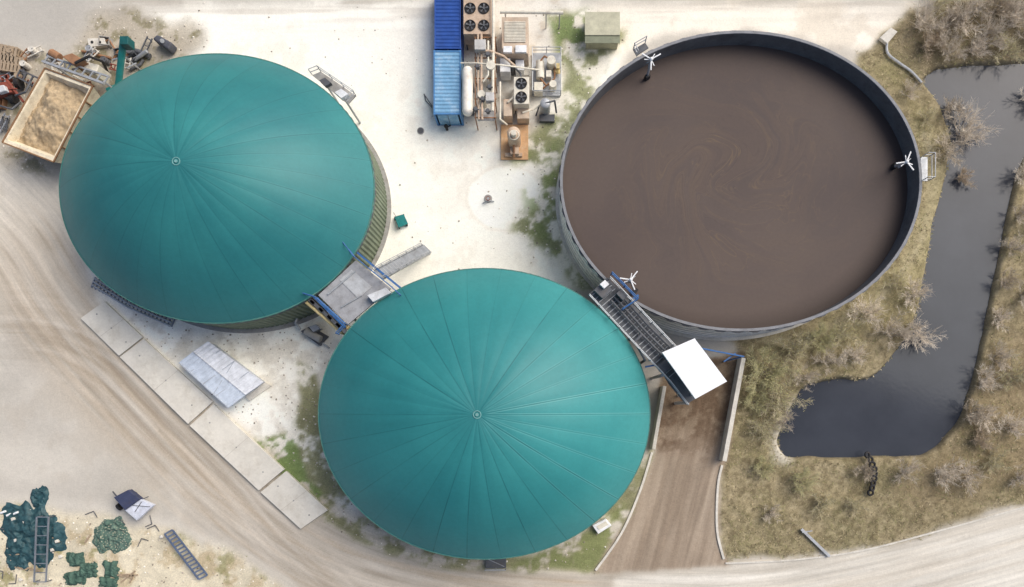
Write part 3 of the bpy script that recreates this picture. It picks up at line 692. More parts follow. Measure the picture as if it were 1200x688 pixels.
# ---------------- containers
def container(px0,py0,px1,py1,matr,lab,fr):
    h=2.6; e=thing('shipping_container',lab,'shipping container',(px0+px1)/2,(py0+py1)/2,0,'blue containers in the yard')
    x0,y1_=W(px0,py0,h); x1_,y0_=W(px1,py1,h)
    m=M(); n=int((y1_-y0_)/.09)
    vs=[];fs=[]
    for i in range(n+1):
        y=y0_+.08+(y1_-y0_-.16)*i/n; z=h-.03 if (i//2)%2 else h-.08
        vs+=[(x0+.08,y,z),(x1_-.08,y,z)]
    for i in range(n): fs.append((2*i,2*i+1,2*i+3,2*i+2))
    m.add(vs,fs); m.obj('roof_sheet',matr,e)
    for xx in(x0+.05,x1_-.05):
        m=M(); vs=[];fs=[];
        for i in range(n+1):
            y=y0_+.08+(y1_-y0_-.16)*i/n; xo=xx+(.03 if (i//2)%2 else 0)
            vs+=[(xo,y,.15),(xo,y,h-.1)]
        for i in range(n): fs.append((2*i,2*i+2,2*i+3,2*i+1))
        m.add(vs,fs); m.obj('side_wall',matr,e)
    m=M()
    for xx in(x0+.06,x1_-.06): m.beam((xx,y0_,h-.05),(xx,y1_,h-.05),.12,.1); m.beam((xx,y0_,.08),(xx,y1_,.08),.12,.16)
    for yy in(y0_+.06,y1_-.06):
        m.beam((x0,yy,h-.06),(x1_,yy,h-.06),.12,.09); m.beam((x0,yy,.08),(x1_,yy,.08),.12,.15)
        for xx in(x0+.07,x1_-.07): m.box(xx,yy,0,h+.01,.16,.16)
    m.obj('frame',fr,e)
    m=M(); m.box((x0+x1_)/2-.5,y0_+.02,.2,h-.2,.95,.05); m.box((x0+x1_)/2+.5,y0_+.02,.2,h-.2,.95,.05); m.obj('door',matr,e)
container(509,-22,540,57,blue_dk,'dark blue ribbed shipping container on the yard',blue_dk)
container(508,59,540,134,blue_lt,'faded light blue ribbed shipping container',mt('mid_blue',(72,124,174),.5))
m=M(); m.path([W3(497,110,.1),W3(499,118,.1),W3(506,126,.3)],.05); m.rod(W3(506,124,0),W3(506,124,1.0),.06); m.path([W3(506,124,1),W3(498,112,1.4)],.05); tag(m.obj('hose_reel',steel_dk),'thin dark bent hose beside blue container','hose')
def fan_unit(parent,cx,cy,z,r):
    m=M(); m.torus((cx,cy,z+.06),r,.05,24,6); m.rod((cx,cy,z),(cx,cy,z+.012),r,24); o=m.obj('fan',black,parent)
    m=M()
    for k in range(5):
        t=k*2*math.pi/5; t2=t+.5
        m.add([(cx+.1*r*math.cos(t),cy+.1*r*math.sin(t),z+.05),(cx+.9*r*math.cos(t),cy+.9*r*math.sin(t),z+.05),(cx+.9*r*math.cos(t2),cy+.9*r*math.sin(t2),z+.09),(cx+.1*r*math.cos(t2),cy+.1*r*math.sin(t2),z+.07)],[(0,1,2,3)])
    m.rod((cx,cy,z+.02),(cx,cy,z+.12),r*.22,10)
    b=m.obj('fan_blades',steel_dk,parent)
def cooler(x0,y0,x1,y1,h,nxf,nyf,lab,mat,legs=True):
    e=thing('fan_cooler',lab,'cooling unit',(x0+x1)/2,(y0+y1)/2,0,'tan fan coolers')
    m=M(); m.rpx(x0,y0,x1,y1,h*.35,h); m.obj('housing',mat,e,bevel=.04)
    a=W(x0,y0,h);b_=W(x1,y1,h)
    m=M()
    for xx in(a[0]+.1,b_[0]-.1):
        for yy in(a[1]-.1,b_[1]+.1): m.box(xx,yy,0,h*.35,.12,.12)
    m.obj('legs',steel_dk,e)
    r=min(abs(b_[0]-a[0])/nxf,abs(b_[1]-a[1])/nyf)*.38
    for i in range(nxf):
        for j in range(nyf): fan_unit(e,a[0]+(b_[0]-a[0])*(i+.5)/nxf,a[1]+(b_[1]-a[1])*(j+.5)/nyf,h+.003,r)
    return e
cooler(543,-40,575,40,3.0,2,4,'tan cooling unit with eight black fans beside container',tan)
cooler(602,90,620,122,2.4,1,2,'small tan cooling unit with two black fans',cream)
e=thing('pressure_vessel','white horizontal gas vessel on steel saddles','pressure vessel',548,107,0)
m=M(); a=W3(548,84,2.9);b_=W3(548,130,2.9); m.rod(a,b_,.5,20); m.sphere(a,.5,20,10,1); m.sphere(b_,.5,20,10,1); m.obj('shell',mt('white_shell',(226,220,208),.5,dirt=.35,dirtc=(180,146,114)),e,smooth='auto')
m=M(); 
for y in(92,120): m.rpx(543,y-2,553,y+2,0,2.6)
m.obj('saddles',steel_dk,e)
e=thing('pipe_rack','rusty steel pipe rack with brown and white pipes','pipe rack',566,90,0)
m=M()
for y in(44,68,92,116,138):
    for x in(557,580): m.rod(W3(x,y,0,2.9),W3(x,y,2.9),.06,6)
    m.beam(W3(556,y,2.9),W3(582,y,2.9),.08,.12)
for x in(557,580): m.beam(W3(x,44,2.95),W3(x,138,2.95),.08,.12)
m.obj('frame',rust,e)
m=M()
for x,z,r in((560,3.15,.08),(564,3.2,.12),): m.path([W3(x,40,z),W3(x,100,z),W3(x+1,140,z)],r,10)
m.path([W3(562,60,3.5),W3(575,60,3.5),W3(590,66,2.6),W3(604,78,2.2)],.12,10)
m.obj('brown_pipes',tan,e,smooth='auto')
m=M(); m.path([W3(578,-10,3.3),W3(578,60,3.3),W3(577,130,3.3)],.14,10); m.path([W3(572,48,3.4),W3(572,88,3.4),W3(566,96,3.4)],.09,8); m.path([W3(540,74,3),W3(556,74,3.3),W3(585,76,3.2),W3(632,82,1.2)],.08)
m.obj('white_pipes',cream,e,smooth='auto')
m=M()
for x,y in((565,52),(572,66),(560,80),(574,104),(566,118),(572,132),(558,130)): 
    p=W3(x,y,3.2); m.grp(); m.rod(p,(p[0],p[1],3.75),.18,10); m.rod((p[0]-.3,p[1],3.5),(p[0]+.3,p[1],3.5),.06,6); m.hold=False
m.obj('valves',steel_dk,e)
m=M(); m.rpx(560,128,580,141,2.5,2.7); m.rpx(556,46,569,58,3.2,3.9); m.rpx(569,108,579,118,2.9,3.6); m.obj('equipment_boxes',mt('lt_equip',(186,184,180),.6,dirt=.4),e,bevel=.03)
m=M(); m.rod(W3(575,76,1.0,3.6),W3(575,76,3.6),.42,16); m.rod(W3(564,110,1.0,3.4),W3(564,110,3.4),.36,16); m.obj('filters',cream,e,smooth='auto')
e=thing('louvre_container','tan plant box with ribbed louvred roof','plant housing',604,42,0)
tanb=mt('tan_box',(190,172,152),.7,dirt=.5,dirtc=(162,122,92))
m=M(); m.rpx(588,20,619,63,0,2.6); m.obj('housing',tanb,e,bevel=.04)
m=M()
for k in range(14):
    y=26+k*1.75; m.beam(W3(591,y,2.66),W3(616,y,2.66),.09,.08)
m.obj('louvres',cream,e)
m=M(); m.rpx(590,54,600,61,2.602,2.9); m.rpx(604,53,617,61,2.602,2.85); m.obj('roof_boxes',white,e)
m=M(); m.path([W3(586,14,2.8),W3(660,15,2.8)],.16,10); tag(m.obj('gas_pipe',cream,smooth='auto'),'long pale horizontal pipe above the plant yard','pipe')
for x in(592,640,656):
    m=M(); m.rod(W3(x,15,0,2.7),W3(x,15,2.66),.06,6); m.beam(W3(x-2,15,2.62),W3(x+2,15,2.62),.1,.06); tag(m.obj('pipe_support',steel),'slim steel post holding up a pale pipe','pipe support','pipe support posts')
e=thing('compressor_skid','grey tray skid with pipes, pumps and handrail','compressor skid',640,86,0)
m=M(); m.rpx(624,62,657,112,0,.3); m.obj('base_tray',steel,e)
m=M(); m.rail([W3(624,62,.3),W3(657,62,.3),W3(657,112,.3),W3(624,112,.3),W3(624,62,.3)],1.1,1.3,.04); m.obj('handrail',steel,e)
m=M(); m.rod(W3(633,72,.9),W3(633,92,.9),.4,14); m.rod(W3(646,70,0.3,1.6),W3(646,70,1.6),.42,14); m.rod(W3(648,98,0.3,1.4),W3(648,98,1.4),.35,14); m.obj('vessels',cream,e,smooth='auto')
m=M(); m.path([W3(633,92,1),W3(640,100,1),W3(648,98,1.2)],.09); m.path([W3(646,70,1.4),W3(638,66,1.4),W3(633,72,1.2)],.09); m.path([W3(650,78,.6),W3(650,92,.6),W3(636,104,.6),W3(628,108,.6)],.08); m.obj('pipes',rust,e,smooth='auto')
m=M(); m.rpx(626,96,636,108,.3,1.3); m.rpx(640,82,646,90,.3,1.1); m.obj('control_boxes',cream,e,bevel=.03)
m=M(); m.rod(W3(650,84,.4),W3(656,84,.8),.2,10); m.rpx(652,74,656,80,.3,1.0); m.obj('yellow_motor',yellow,e)
e=thing('condensate_tank','squat grey metal vessel with pipe stubs','vessel',640,126,0)
m=M(); m.rod(W3(639,121,0,1.8),W3(639,121,1.8),.5,18); m.sphere(W3(639,121,1.8),.5,18,8,.35); m.obj('shell',steel,e,smooth='auto')
m=M(); m.path([W3(639,121,1.9),W3(650,118,1.9),W3(652,132,.6)],.09); m.path([W3(632,124,1.2),W3(628,136,.4)],.08); m.obj('pipes',steel_dk,e)
m=M(); m.rpx(632,134,650,142,0,.4); m.obj('plinth',steel_dk,e)
e=thing('rusty_vessel','rusty tan upright vessel on brown concrete pad','vessel',603,165,0)
m=M(); m.rpx(587,146,619,187,0,.15); m.obj('pad',pm('rusty_pad',(198,158,118),.9,dirt=.6,dirtc=(210,192,164)),e)
m=M(); m.rod(W3(602,156,.15,2.6),W3(602,156,2.6),.62,20); m.sphere(W3(602,156,2.6),.62,20,8,.3); m.obj('shell',tan,e,smooth='auto')
m=M(); p=W3(602,156,3.2); m.rod((p[0],p[1],2.6),(p[0],p[1],3.3),.25,12); m.torus((p[0],p[1],2.75),.45,.05,18,6); m.obj('cap',cream,e)
m=M(); m.path([W3(602,162,1.6),W3(602,176,.9),W3(602,184,.5)],.12); m.obj('burner_pipe',rust,e)
m=M(); m.rpx(598,172,608,180,.402,.8); m.rpx(592,179,612,183,.15,.4); m.obj('burner_base',tan,e)
e=thing('filter_unit','tan box unit with pipes between cooler and skid','plant housing',600,130,0)
m=M(); m.rpx(590,116,600,136,0,1.9); m.rpx(606,126,620,139,0,1.4); m.obj('housing',tanb,e,bevel=.04)
m=M(); m.path([W3(595,120,2),W3(604,112,2.2),W3(604,104,2.2)],.1); m.path([W3(612,132,1.5),W3(626,128,1.2),W3(634,122,1.2)],.09); m.path([W3(586,96,2.0),W3(586,140,2.0),W3(594,146,1.0)],.1); m.obj('pipes',cream,e,smooth='auto')
e=thing('electrical_cabinet','grey electrical cabinet on white plinth','cabinet',596,76,0)
m=M(); m.rpx(584,66,620,88,0,.2); m.obj('plinth',concrete,e)
m=M(); m.rpx(586,68,598,84,.2,2.0); m.rpx(604,70,614,82,.2,1.6); m.obj('cabinet',white,e,bevel=.03)
m=M(); m.rod(W3(600,76,.2,1.9),W3(600,76,1.9),.25,12); m.path([W3(600,76,1.8),W3(610,86,1.6),W3(610,92,2)],.1); m.obj('pipes',steel_dk,e)
e=thing('garden_hut','small low hut with flat olive-beige roof','hut',706,32,0)
m=M(); m.rpx(687.5,16,725,48,0,1.6); m.obj('wall',pm('hut_wall',(150,148,124),.8),e)
m=M(); m.rpx(685.5,14,726.5,41,1.65,1.78); m.obj('roof',pm('hut_roof',(184,181,158),.9,dirt=.4,dirtc=(160,160,136)),e)
m=M(); m.rpx(685.5,41.5,726.5,50.5,1.6,1.68); m.obj('awning',pm('hut_awn',(128,132,112),.8),e)
# ---------------- top-left: feed trailer etc
e=thing('feed_trailer','large open cream hopper trailer heaped with sandy feed','trailer',55,135,0)
h=3.2
P=[Vector(W3(x,y,h)) for x,y in((53,80),(109,101),(63,190),(3,167))]
cen=sum(P,Vector())/4
inn=[p+(cen-p)*.09 for p in P]
m=M()
for i in range(4):
    a,b_=P[i],P[(i+1)%4]; c_,d_=inn[(i+1)%4],inn[i]
    ap,bp=a+(cen-a)*.12,b_+(cen-b_)*.12; cp,dp=c_+(cen-c_)*.12,d_+(cen-d_)*.12
    vs=[(a.x,a.y,h),(b_.x,b_.y,h),(c_.x,c_.y,h),(d_.x,d_.y,h),(ap.x,ap.y,.9),(bp.x,bp.y,.9),(cp.x,cp.y,1.9),(dp.x,dp.y,1.9)]
    m.add(vs,[(0,1,2,3),(0,4,5,1),(3,2,6,7)])
m.obj('hopper_body',mt('cream_hopper',(222,212,188),.6,dirt=.5,dirtc=(150,122,90)),e)
m=M()
for i in range(4): m.beam(P[i]+Vector((0,0,.03)),P[(i+1)%4]+Vector((0,0,.03)),.12,.12)
for t in(.2,.4,.6,.8):
    a=P[0].lerp(P[3],t); m.beam(a,Vector((a.x,a.y,.9)),.1,.1); a=P[1].lerp(P[2],t); m.beam(a,Vector((a.x,a.y,.9)),.1,.1)
m.obj('rim_rail',mt('brown_frame',(136,104,76),.8),e)
n=60; I,J=np.meshgrid(np.arange(n+1)/n,np.arange(n+1)/n)
P4=[np.array(p) for p in inn]
G=(1-J)[...,None]*((1-I)[...,None]*P4[0]+I[...,None]*P4[1])+J[...,None]*((1-I)[...,None]*P4[3]+I[...,None]*P4[2])
ee=np.minimum(np.minimum(I,1-I),np.minimum(J,1-J)); nz=fbm(G[...,0]+50,G[...,1]+50,1.5,5,3,.65)
G[...,2]=2.3+1.3*(nz-.5)+.7*np.minimum(ee*3,1)
vs=G.reshape(-1,3); fs=[(j*(n+1)+i,(j+1)*(n+1)+i,(j+1)*(n+1)+i+1,j*(n+1)+i+1) for j in range(n) for i in range(n)]
m=M(); m.add(vs,fs); m.obj('feed_load',pm('silage_feed',(180,160,130),.95,dirt=.6,dirtc=(138,117,90),scale=2.5,bump=.9,var=.3),e,smooth=True)
m=M()
for x,y in((20,160),(60,178),(50,100),(90,112)):
    p=Vector(W3(x,y,.5)); m.rod(p+Vector((-.2,0,0)),p+Vector((.2,0,0)),.5,18)
m.obj('wheels',black,e)
m=M(); m.ppx([(50,96),(96,112),(62,178),(18,162)],.55,.85); m.obj('chassis',steel_dk,e)
e=thing('feed_conveyor','rusty conveyor frame with grey rollers over trailer end','conveyor',85,78,0)
m=M(); m.beam(W3(50,72,3.5),W3(122,98,3.5),.2,.3); m.beam(W3(56,66,3.3),W3(128,90,3.3),.15,.25)
for k in range(9): t=k/8; m.beam(W3(52+t*70,72+t*25,3.4),W3(57+t*70,66+t*24,3.4),.12,.1)
for q in((54,70),(122,96)): m.rod(W3(q[0],q[1],0,3.3),W3(q[0],q[1],3.3),.1)
m.obj('frame',steel,e)
m=M(); m.ppx([(72,66),(84,62),(98,70),(86,76)],1.5,3.9); m.rod(W3(60,62,3.2),W3(70,68,3.2),.4,12); m.obj('drive_housing',rust,e,bevel=.05)
m=M(); m.ppx([(100,72),(116,76),(112,88),(97,83)],1.2,3.1); m.obj('hopper_box',cream,e,bevel=.05)
m=M(); m.path([W3(88,74,4),W3(104,66,4),W3(120,72,3),W3(126,84,1)],.12); m.obj('hydraulic_hose',black,e)
e=thing('auger_conveyor','long teal tube auger conveyor leaning beside dome','auger',142,75,0)
m=M(); m.rod(W3(145,44,3.6),W3(138,106,1.4),.3,14); m.rod(W3(139,100,1.6),W3(126,106,1.4),.22,12); m.obj('tube',teal,e,smooth='auto')
m=M(); m.ppx([(140,42),(150,42),(150,52),(140,52)],3.0,4.1); m.obj('drive_head',pm('teal_dk',(28,84,84),.5),e,bevel=.05)
m=M(); m.rod(W3(143,64,0,2.9),W3(143,64,2.8),.08); m.rod(W3(139,96,0,1.6),W3(139,96,1.6),.08); m.obj('legs',steel,e)
m=M(); m.beam(W3(148,66,2.6),W3(132,70,2.6),.1,.1); m.beam(W3(148,80,2.0),W3(160,74,1.6),.1,.1); m.obj('cross_arm',steel,e)
e=thing('farm_implement','red and black farm implement with white hood','farm machine',14,112,0)
m=M(); m.ppx([(-14,98),(10,95),(14,108),(-10,114)],.7,1.3); m.beam(W3(8,94,1.2),W3(28,120,1.2),.2,.25); m.beam(W3(-4,104,1.35),W3(20,104,1.35),.12,.12); m.obj('frame',red,e,bevel=.04)
m=M(); m.ppx([(-6,101),(4,99),(7,106),(-3,109)],1.3,1.8); m.obj('hood',mt('lt_grey'),e,bevel=.08)
m=M()
for x,y in((-6,120),(16,116),(22,98)):
    p=Vector(W3(x,y,.55)); m.rod(p+Vector((-.22,0,0)),p+Vector((.22,0,0)),.5,20)
m.obj('wheels',black,e)
m=M(); m.path([W3(18,112,1.4),W3(30,108,1.8),W3(36,96,1.2)],.09); m.path([W3(0,124,1),W3(14,128,1.4),W3(24,120,1)],.09); m.obj('hoses',steel_dk,e)
e=thing('farm_implement','grey steel cultivator frame with red tines','farm machine',40,88,0)
m=M(); m.beam(W3(24,82,.9),W3(54,96,.9),.15,.15); m.beam(W3(20,90,.9),W3(48,106,.9),.15,.15)
for k in range(5): t=k/4; m.beam(W3(24+30*t,82+14*t,.9),W3(20+28*t,90+16*t,.9),.12,.12)
m.obj('frame',steel_dk,e)
m=M()
for k in range(6): t=k/5; m.rod(W3(22+28*t,88+14*t,.9),W3(20+28*t,93+14*t,.1),.06)
m.obj('tines',red,e)
def pallet(px,py,rot,lab):
    e=thing('wooden_pallet',lab,'pallet',px,py,0,'stacked wooden pallets')
    cx,cy=W(px,py); m=M(); c,s_=math.cos(rot),math.sin(rot)
    for z in(.02,.32,.62):
        for k in range(7):
            o=-1.1+k*.36; m.box(cx+c*o,cy+s_*o,z+.12,z+.16,.24,1.5,rot)
        for k in(-.65,0,.65): m.box(cx-s_*k,cy+c*k,z-.02,z+.12,2.4,.12,rot)
    m.obj('boards',wood,e)
pallet(12,66,-.2,'stack of weathered wooden pallets on earth')
pallet(17,79,-.15,'stack of weathered wooden pallets on earth')
e=thing('plastic_tank','dark grey rectangular tank lying near dome','tank',190,50,0)
m=M(); m.ppx([(178,45),(184,40),(202,50),(197,58)],.1,1.2); m.obj('body',pm('tank_grey',(80,82,90),.6),e,bevel=.15)
m=M(); m.rod(W3(190,48,1.2),W3(190,48,1.4),.2,12); m.obj('lid',steel,e)
e=thing('junction_box','pale flat box with black lids on rough ground','box',113,49,0)
m=M(); m.ppx([(102,45),(122,44),(124,53),(104,55)],0,.5); m.obj('body',concrete,e,bevel=.04)
m=M(); 
for x in(108,117): p=W3(x,49.5,.5); m.rod(p,(p[0],p[1],.53),.14,12)
m.obj('lids',black,e)
def pipelot(pts,r,mat,lab,nm='pipe_section'):
    m=M(); m.path([W3(*p) for p in pts],r,10); return tag(m.obj(nm,mat,smooth='auto'),lab,'pipe','loose pipes')
pipelot([(150,62,.3),(160,60,.3),(176,66,.3)],.25,steel_dk,'short dark pipe lying on rough ground')
pipelot([(158,70,.3),(172,60,.8)],.18,steel,'short grey pipe lying across another')
pipelot([(96,60,.2),(130,68,.2)],.12,rust,'thin rusty pipe on rough ground')
pipelot([(152,82,.2),(164,76,.2),(168,70,.2)],.14,steel_dk,'short dark pipe lying on rough ground')
rs=random.Random(9)
mats=[(rust,'rusty'),(steel,'grey steel'),(concrete_dk,'grey'),(steel_dk,'dark steel'),(red,'dull red'),(cream,'cream'),(steel_dk,'dark grey'),(concrete,'pale'),(wood,'brown')]
spots=[(rs.uniform(-5,50),rs.uniform(60,102)) for _ in range(20)]+[(rs.uniform(-5,20),rs.uniform(106,150)) for _ in range(14)]+[(rs.uniform(60,175),rs.uniform(50,104)) for _ in range(26)]+[(rs.uniform(85,112),rs.uniform(100,140)) for _ in range(5)]
for k,(x,y) in enumerate(spots):
    if x>112 and y>160-x*.45: continue
    ma,nm=mats[rs.randrange(9)]; p=W(x,y); r=rs.uniform(0,3.1); kd=k%4; m=M()
    if kd==0:
        e=thing('storage_crate',nm+' open crate among farm clutter','crate',x,y,0,'crates in the farm clutter'); sx,sy=rs.uniform(.6,1.1),rs.uniform(.4,.8)
        m.box(p[0],p[1],0,.12,sx,sy,r); c_,s_=math.cos(r),math.sin(r)
        for t in(-1,1):
            m.box(p[0]+c_*t*sx/2,p[1]+s_*t*sx/2,0,.6,.06,sy,r); m.box(p[0]-s_*t*sy/2,p[1]+c_*t*sy/2,.005,.595,sx,.06,r)
        m.obj('body',ma,e)
    elif kd==1:
        m.path([(p[0],p[1],.3),(p[0]+math.cos(r)*.9,p[1]+math.sin(r)*.9,.5),(p[0]+math.cos(r+.6)*1.5,p[1]+math.sin(r+.6)*1.5,.2)],rs.uniform(.05,.12)); tag(m.obj('bent_pipe',ma),nm+' bent pipe among farm clutter','pipe','loose pipes in the clutter')
    elif kd==2:
        e=thing('steel_drum',nm+' drum standing among farm clutter','drum',x,y,0,'drums in the farm clutter')
        m.rod((p[0],p[1],0),(p[0],p[1],.85),.29,16); m.torus((p[0],p[1],.3),.29,.02,16,4); m.torus((p[0],p[1],.6),.29,.02,16,4); m.torus((p[0],p[1],.85),.28,.025,16,4); m.obj('body',ma,e)
        m=M(); m.rod((p[0]+.15,p[1],.85),(p[0]+.15,p[1],.9),.04,8); m.obj('cap',black,e)
    else:
        c_,s_=math.cos(r),math.sin(r); L=rs.uniform(.9,2.2)
        for t in(-.25,.25): m.beam((p[0]-c_*L/2-s_*t,p[1]-s_*L/2+c_*t,.5),(p[0]+c_*L/2-s_*t,p[1]+s_*L/2+c_*t,.5),.09,.1)
        for t in(-.4,0,.4): m.beam((p[0]+c_*L*t-s_*.25,p[1]+s_*L*t+c_*.25,.42),(p[0]+c_*L*t+s_*.25,p[1]+s_*L*t-c_*.25,.42),.08,.08)
        for t in(-.4,.4): m.rod((p[0]+c_*L*t,p[1]+s_*L*t,0),(p[0]+c_*L*t,p[1]+s_*L*t,.42),.05)
        tag(m.obj('machine_rack',ma),nm+' small machine rack among farm clutter','rack','small racks in the clutter')
# small yard items
e=thing('teal_cart','small teal four-wheeled hand cart on gravel','cart',469,260,0)
m=M(); m.ppx([(462,254),(473,251),(478,262),(467,267)],.35,.5); m.ppx([(463,255),(466,254),(470,265),(467,266)],.5,.9); m.obj('tray',teal,e)
m=M()
for x,y in((463,256),(473,253),(477,263),(468,266)): p=Vector(W3(x,y,.18)); m.rod(p-Vector((.05,0,0)),p+Vector((.05,0,0)),.18,12)
m.obj('wheels',black,e)
m=M(); m.path([W3(464,254,.5),W3(461,249,1.0)],.03); m.obj('handle',steel,e)
def manhole(px,py,r,lab,mat):
    e=thing('manhole_cover',lab,'manhole cover',px,py,0,'manhole covers in the gravel'); p=W3(px,py,0)
    m=M(); m.rod((p[0],p[1],.0),(p[0],p[1],.05),r*1.25,20); m.obj('ring',concrete_dk,e)
    m=M(); m.rod((p[0],p[1],.03),(p[0],p[1],.07),r,20); m.obj('lid',mat,e)
manhole(493,153.5,.28,'round dark manhole cover set in white gravel',steel_dk)
manhole(572,233,.32,'grey round cover in pale concrete circle',concrete_dk)
manhole(412,352,.3,'round dark manhole cover beside platform',black)
e=thing('valve_post','small dark valve post with hose on gravel','valve',524,151,0)
m=M(); p=W3(524,152,.0); m.rod(p,(p[0],p[1],.8),.13,10); m.sphere((p[0],p[1],.85),.2,10,6); m.path([(p[0],p[1],.5),W3(528,147,.1)],.06); m.obj('post',black,e)
e=thing('valve_post','small rusty valve standing on the pale concrete circle','valve',572,235,0)
m=M(); m.path([W3(566,238,.12),W3(573,235,.3),W3(579,236,.1)],.06); p=W3(572,233,.5); m.rod((p[0],p[1],.07),(p[0],p[1],.6),.1,8); m.obj('post',steel,e)
m=M(); m.torus((p[0],p[1],.65),.2,.03,14,6); m.obj('handwheel',red,e)
e=thing('meter_box','small white box lying in grass beside dome','box',705,617,0)
m=M(); m.ppx([(694,616),(710,608),(717,616),(701,626)],0,.6); m.obj('body',white,e,bevel=.06)
m=M(); m.ppx([(699,617),(710,611),(713,615),(702,621)],.6,.66); m.obj('lid',cream,e)
e=thing('outlet_hatch','grey metal hatch step at the dome base','hatch',580,659,0)
m=M(); m.rpx(569,653,593,666,0,.5); m.obj('body',steel_dk,e,bevel=.03)
m=M(); m.rail([W3(569,666,.5),W3(593,666,.5)],.9,.8,.04); m.beam(W3(571,655,.53),W3(591,664,.53),.06,.03); m.obj('handrail',steel,e)
m=M(); m.beam(W3(939,620,.25),W3(972,652,.25),.26,.18); m.beam(W3(940,624,.3),W3(952,622,.3),.1,.1); tag(m.obj('steel_beam',steel),'galvanised steel beam lying on the verge','beam')
tmesh=None
for k in range(9):
    t=k/8; x=1015+8*t+5*math.sin(t*4); y=533+44*t
    if tmesh is None:
        m=M(); m.torus((0,0,0),.24,.11,20,8)
        o=m.obj('old_tyre',black,smooth=True); tmesh=o.data
    else:
        o=bpy.data.objects.new('old_tyre',tmesh); COL.objects.link(o)
    p=W3(x,y,.2); o.location=(p[0],p[1],.28+.05*(k%2)); o.rotation_euler=(.3*math.sin(k*2),.3*math.cos(k),k)
    tag(o,'old black tyre lying in dry grass','tyre','line of old tyres on the bank')
m=M(); m.path([W3(x,y,.25) for x,y in smoothpoly([(1040,46),(1040,62),(1054,74),(1068,84),(1080,97)],5)],.12,8); tag(m.obj('drain_hose',steel,smooth='auto'),'grey drain hose snaking through grass to water','hose')
m=M(); m.ppx([(1031,44),(1044,32),(1052,37),(1040,51)],.0,.4); tag(m.obj('concrete_box',concrete,bevel=.04),'small pale concrete inlet box in grass','concrete box')
# ---------------- bottom-left junk
tarp=pm('dark_teal_tarp',(44,74,80),.5,dirt=.45,dirtc=(84,112,112),scale=2.4,var=.4,bump=.3)
heap('crumpled_tarp',42,626,36,38,.42,tarp,'crumpled dark teal tarpaulin sprawled on gravel','tarpaulin',5,1.1,irr=.6,fs_=1.1,es=1.1)
heap('crumpled_tarp',47,584,9,16,.35,tarp,'small folded end of dark teal tarpaulin','tarpaulin',6,1.0,irr=.6,fs_=.8)
heap('crumpled_tarp',20,650,16,20,.3,tarp,'loose corner of dark teal tarpaulin on gravel','tarpaulin',7,1.0,irr=.7,fs_=.9,es=1.1)
e=thing('steel_ladder','narrow grey steel lattice ladder lying over tarpaulin','ladder',49,643,0)
lad=mt('ladder_grey',(124,130,138),.55,.2)
m=M(); q=[Vector(W3(43,606,1.0)),Vector(W3(57,606,1.0)),Vector(W3(54,682,.8)),Vector(W3(40,682,.8))]
m.beam(q[0],q[3],.10,.14); m.beam(q[1],q[2],.10,.14)
m.obj('rails',lad,e)
m=M()
for k in range(8): t=k/7; m.beam(q[0].lerp(q[3],t),q[1].lerp(q[2],t),.07,.1)
m.obj('rungs',lad,e)
m=M()
for p in q: m.rod((p.x,p.y,0),p,.05,6)
m.obj('legs',steel_dk,e)
def netmat():
    m,nt,b=newmat('green_netting'); pos=nt.nodes.new('ShaderNodeNewGeometry').outputs['Position']
    vo=nt.nodes.new('ShaderNodeTexVoronoi'); vo.inputs['Scale'].default_value=4.5; nt.links.new(pos,vo.inputs['Vector'])
    sp_=maprange(nt,vo.outputs['Distance'],.15,.42,1,0); nz=noise(nt,pos,1.6,5,.75)
    c=mixc(nt,maprange(nt,nz,.35,.65,0,1),C((62,88,80)),C((96,118,106)))
    c=mixc(nt,mathn(nt,'MULTIPLY',sp_,maprange(nt,nz,.4,.6,.95,.35)),c,C((180,176,154)))
    nt.links.new(c,b.inputs['Base Color']); b.inputs['Roughness'].default_value=.9; return m
heap('netting_heap',131,629,22,22,.28,netmat(),'round spread of loose speckled green netting','netting',3,1.1,irr=.4,fs_=.6,es=1.0)
gt=pm('folded_green_tarp',(70,96,84),.7,dirt=.5,dirtc=(48,64,58),scale=3,var=.35,bump=.4)
for (x,y,rx,ry,s_) in((89,657,10,9,4),(103,667,12,10,7),(90,678,12,8,5),(131,667,9,9,8),(126,683,11,6,2)):
    heap('folded_tarp',x,y,rx,ry,.3,gt,'bundle of folded green tarpaulin on gravel','tarpaulin',s_,.7,irr=.5,sq=1,stripe=9,es=1.2)['group']='bundles of folded tarpaulin'
e=thing('steel_truss','dark blue ladder-like steel truss lying on earth','truss',218,650,0)
m=M(); a0,a1=Vector(W3(193,626,.35)),Vector(W3(233,679,.35)); b0,b1=Vector(W3(202,621,.35)),Vector(W3(243,674,.35))
m.beam(a0,a1,.12,.16); m.beam(b0,b1,.12,.16)
m.obj('chords',mt('truss_blue',(84,98,122),.6),e)
m=M()
for k in range(15): t=k/14; m.beam(a0.lerp(a1,t),b0.lerp(b1,t),.16,.08)
m.obj('rungs',mt('truss_blue2',(96,108,128),.6),e)
e=thing('utility_trailer','small dark blue and white trailer with drawbar','trailer',155,592,0)
m=M(); m.ppx([(133,583),(150,574),(164,585),(146,598)],.6,1.3); m.obj('cover',mt('navy_cover',(60,66,90),.6),e,bevel=.06)
m=M(); m.ppx([(146,598),(164,585),(180,592),(160,610)],.6,1.05); m.obj('body',mt('greyblue_white',(200,204,214),.5),e,bevel=.04)
m=M(); m.beam(W3(152,592,1.08),W3(176,594,1.08),.05,.03);m.beam(W3(158,600,1.08),W3(166,588,1.08),.05,.03); m.beam(W3(137,582,.6),W3(132,576,.5),.1,.1); m.beam(W3(165,586,.6),W3(174,582,.5),.08,.08); m.obj('drawbar',steel_dk,e)
m=M()
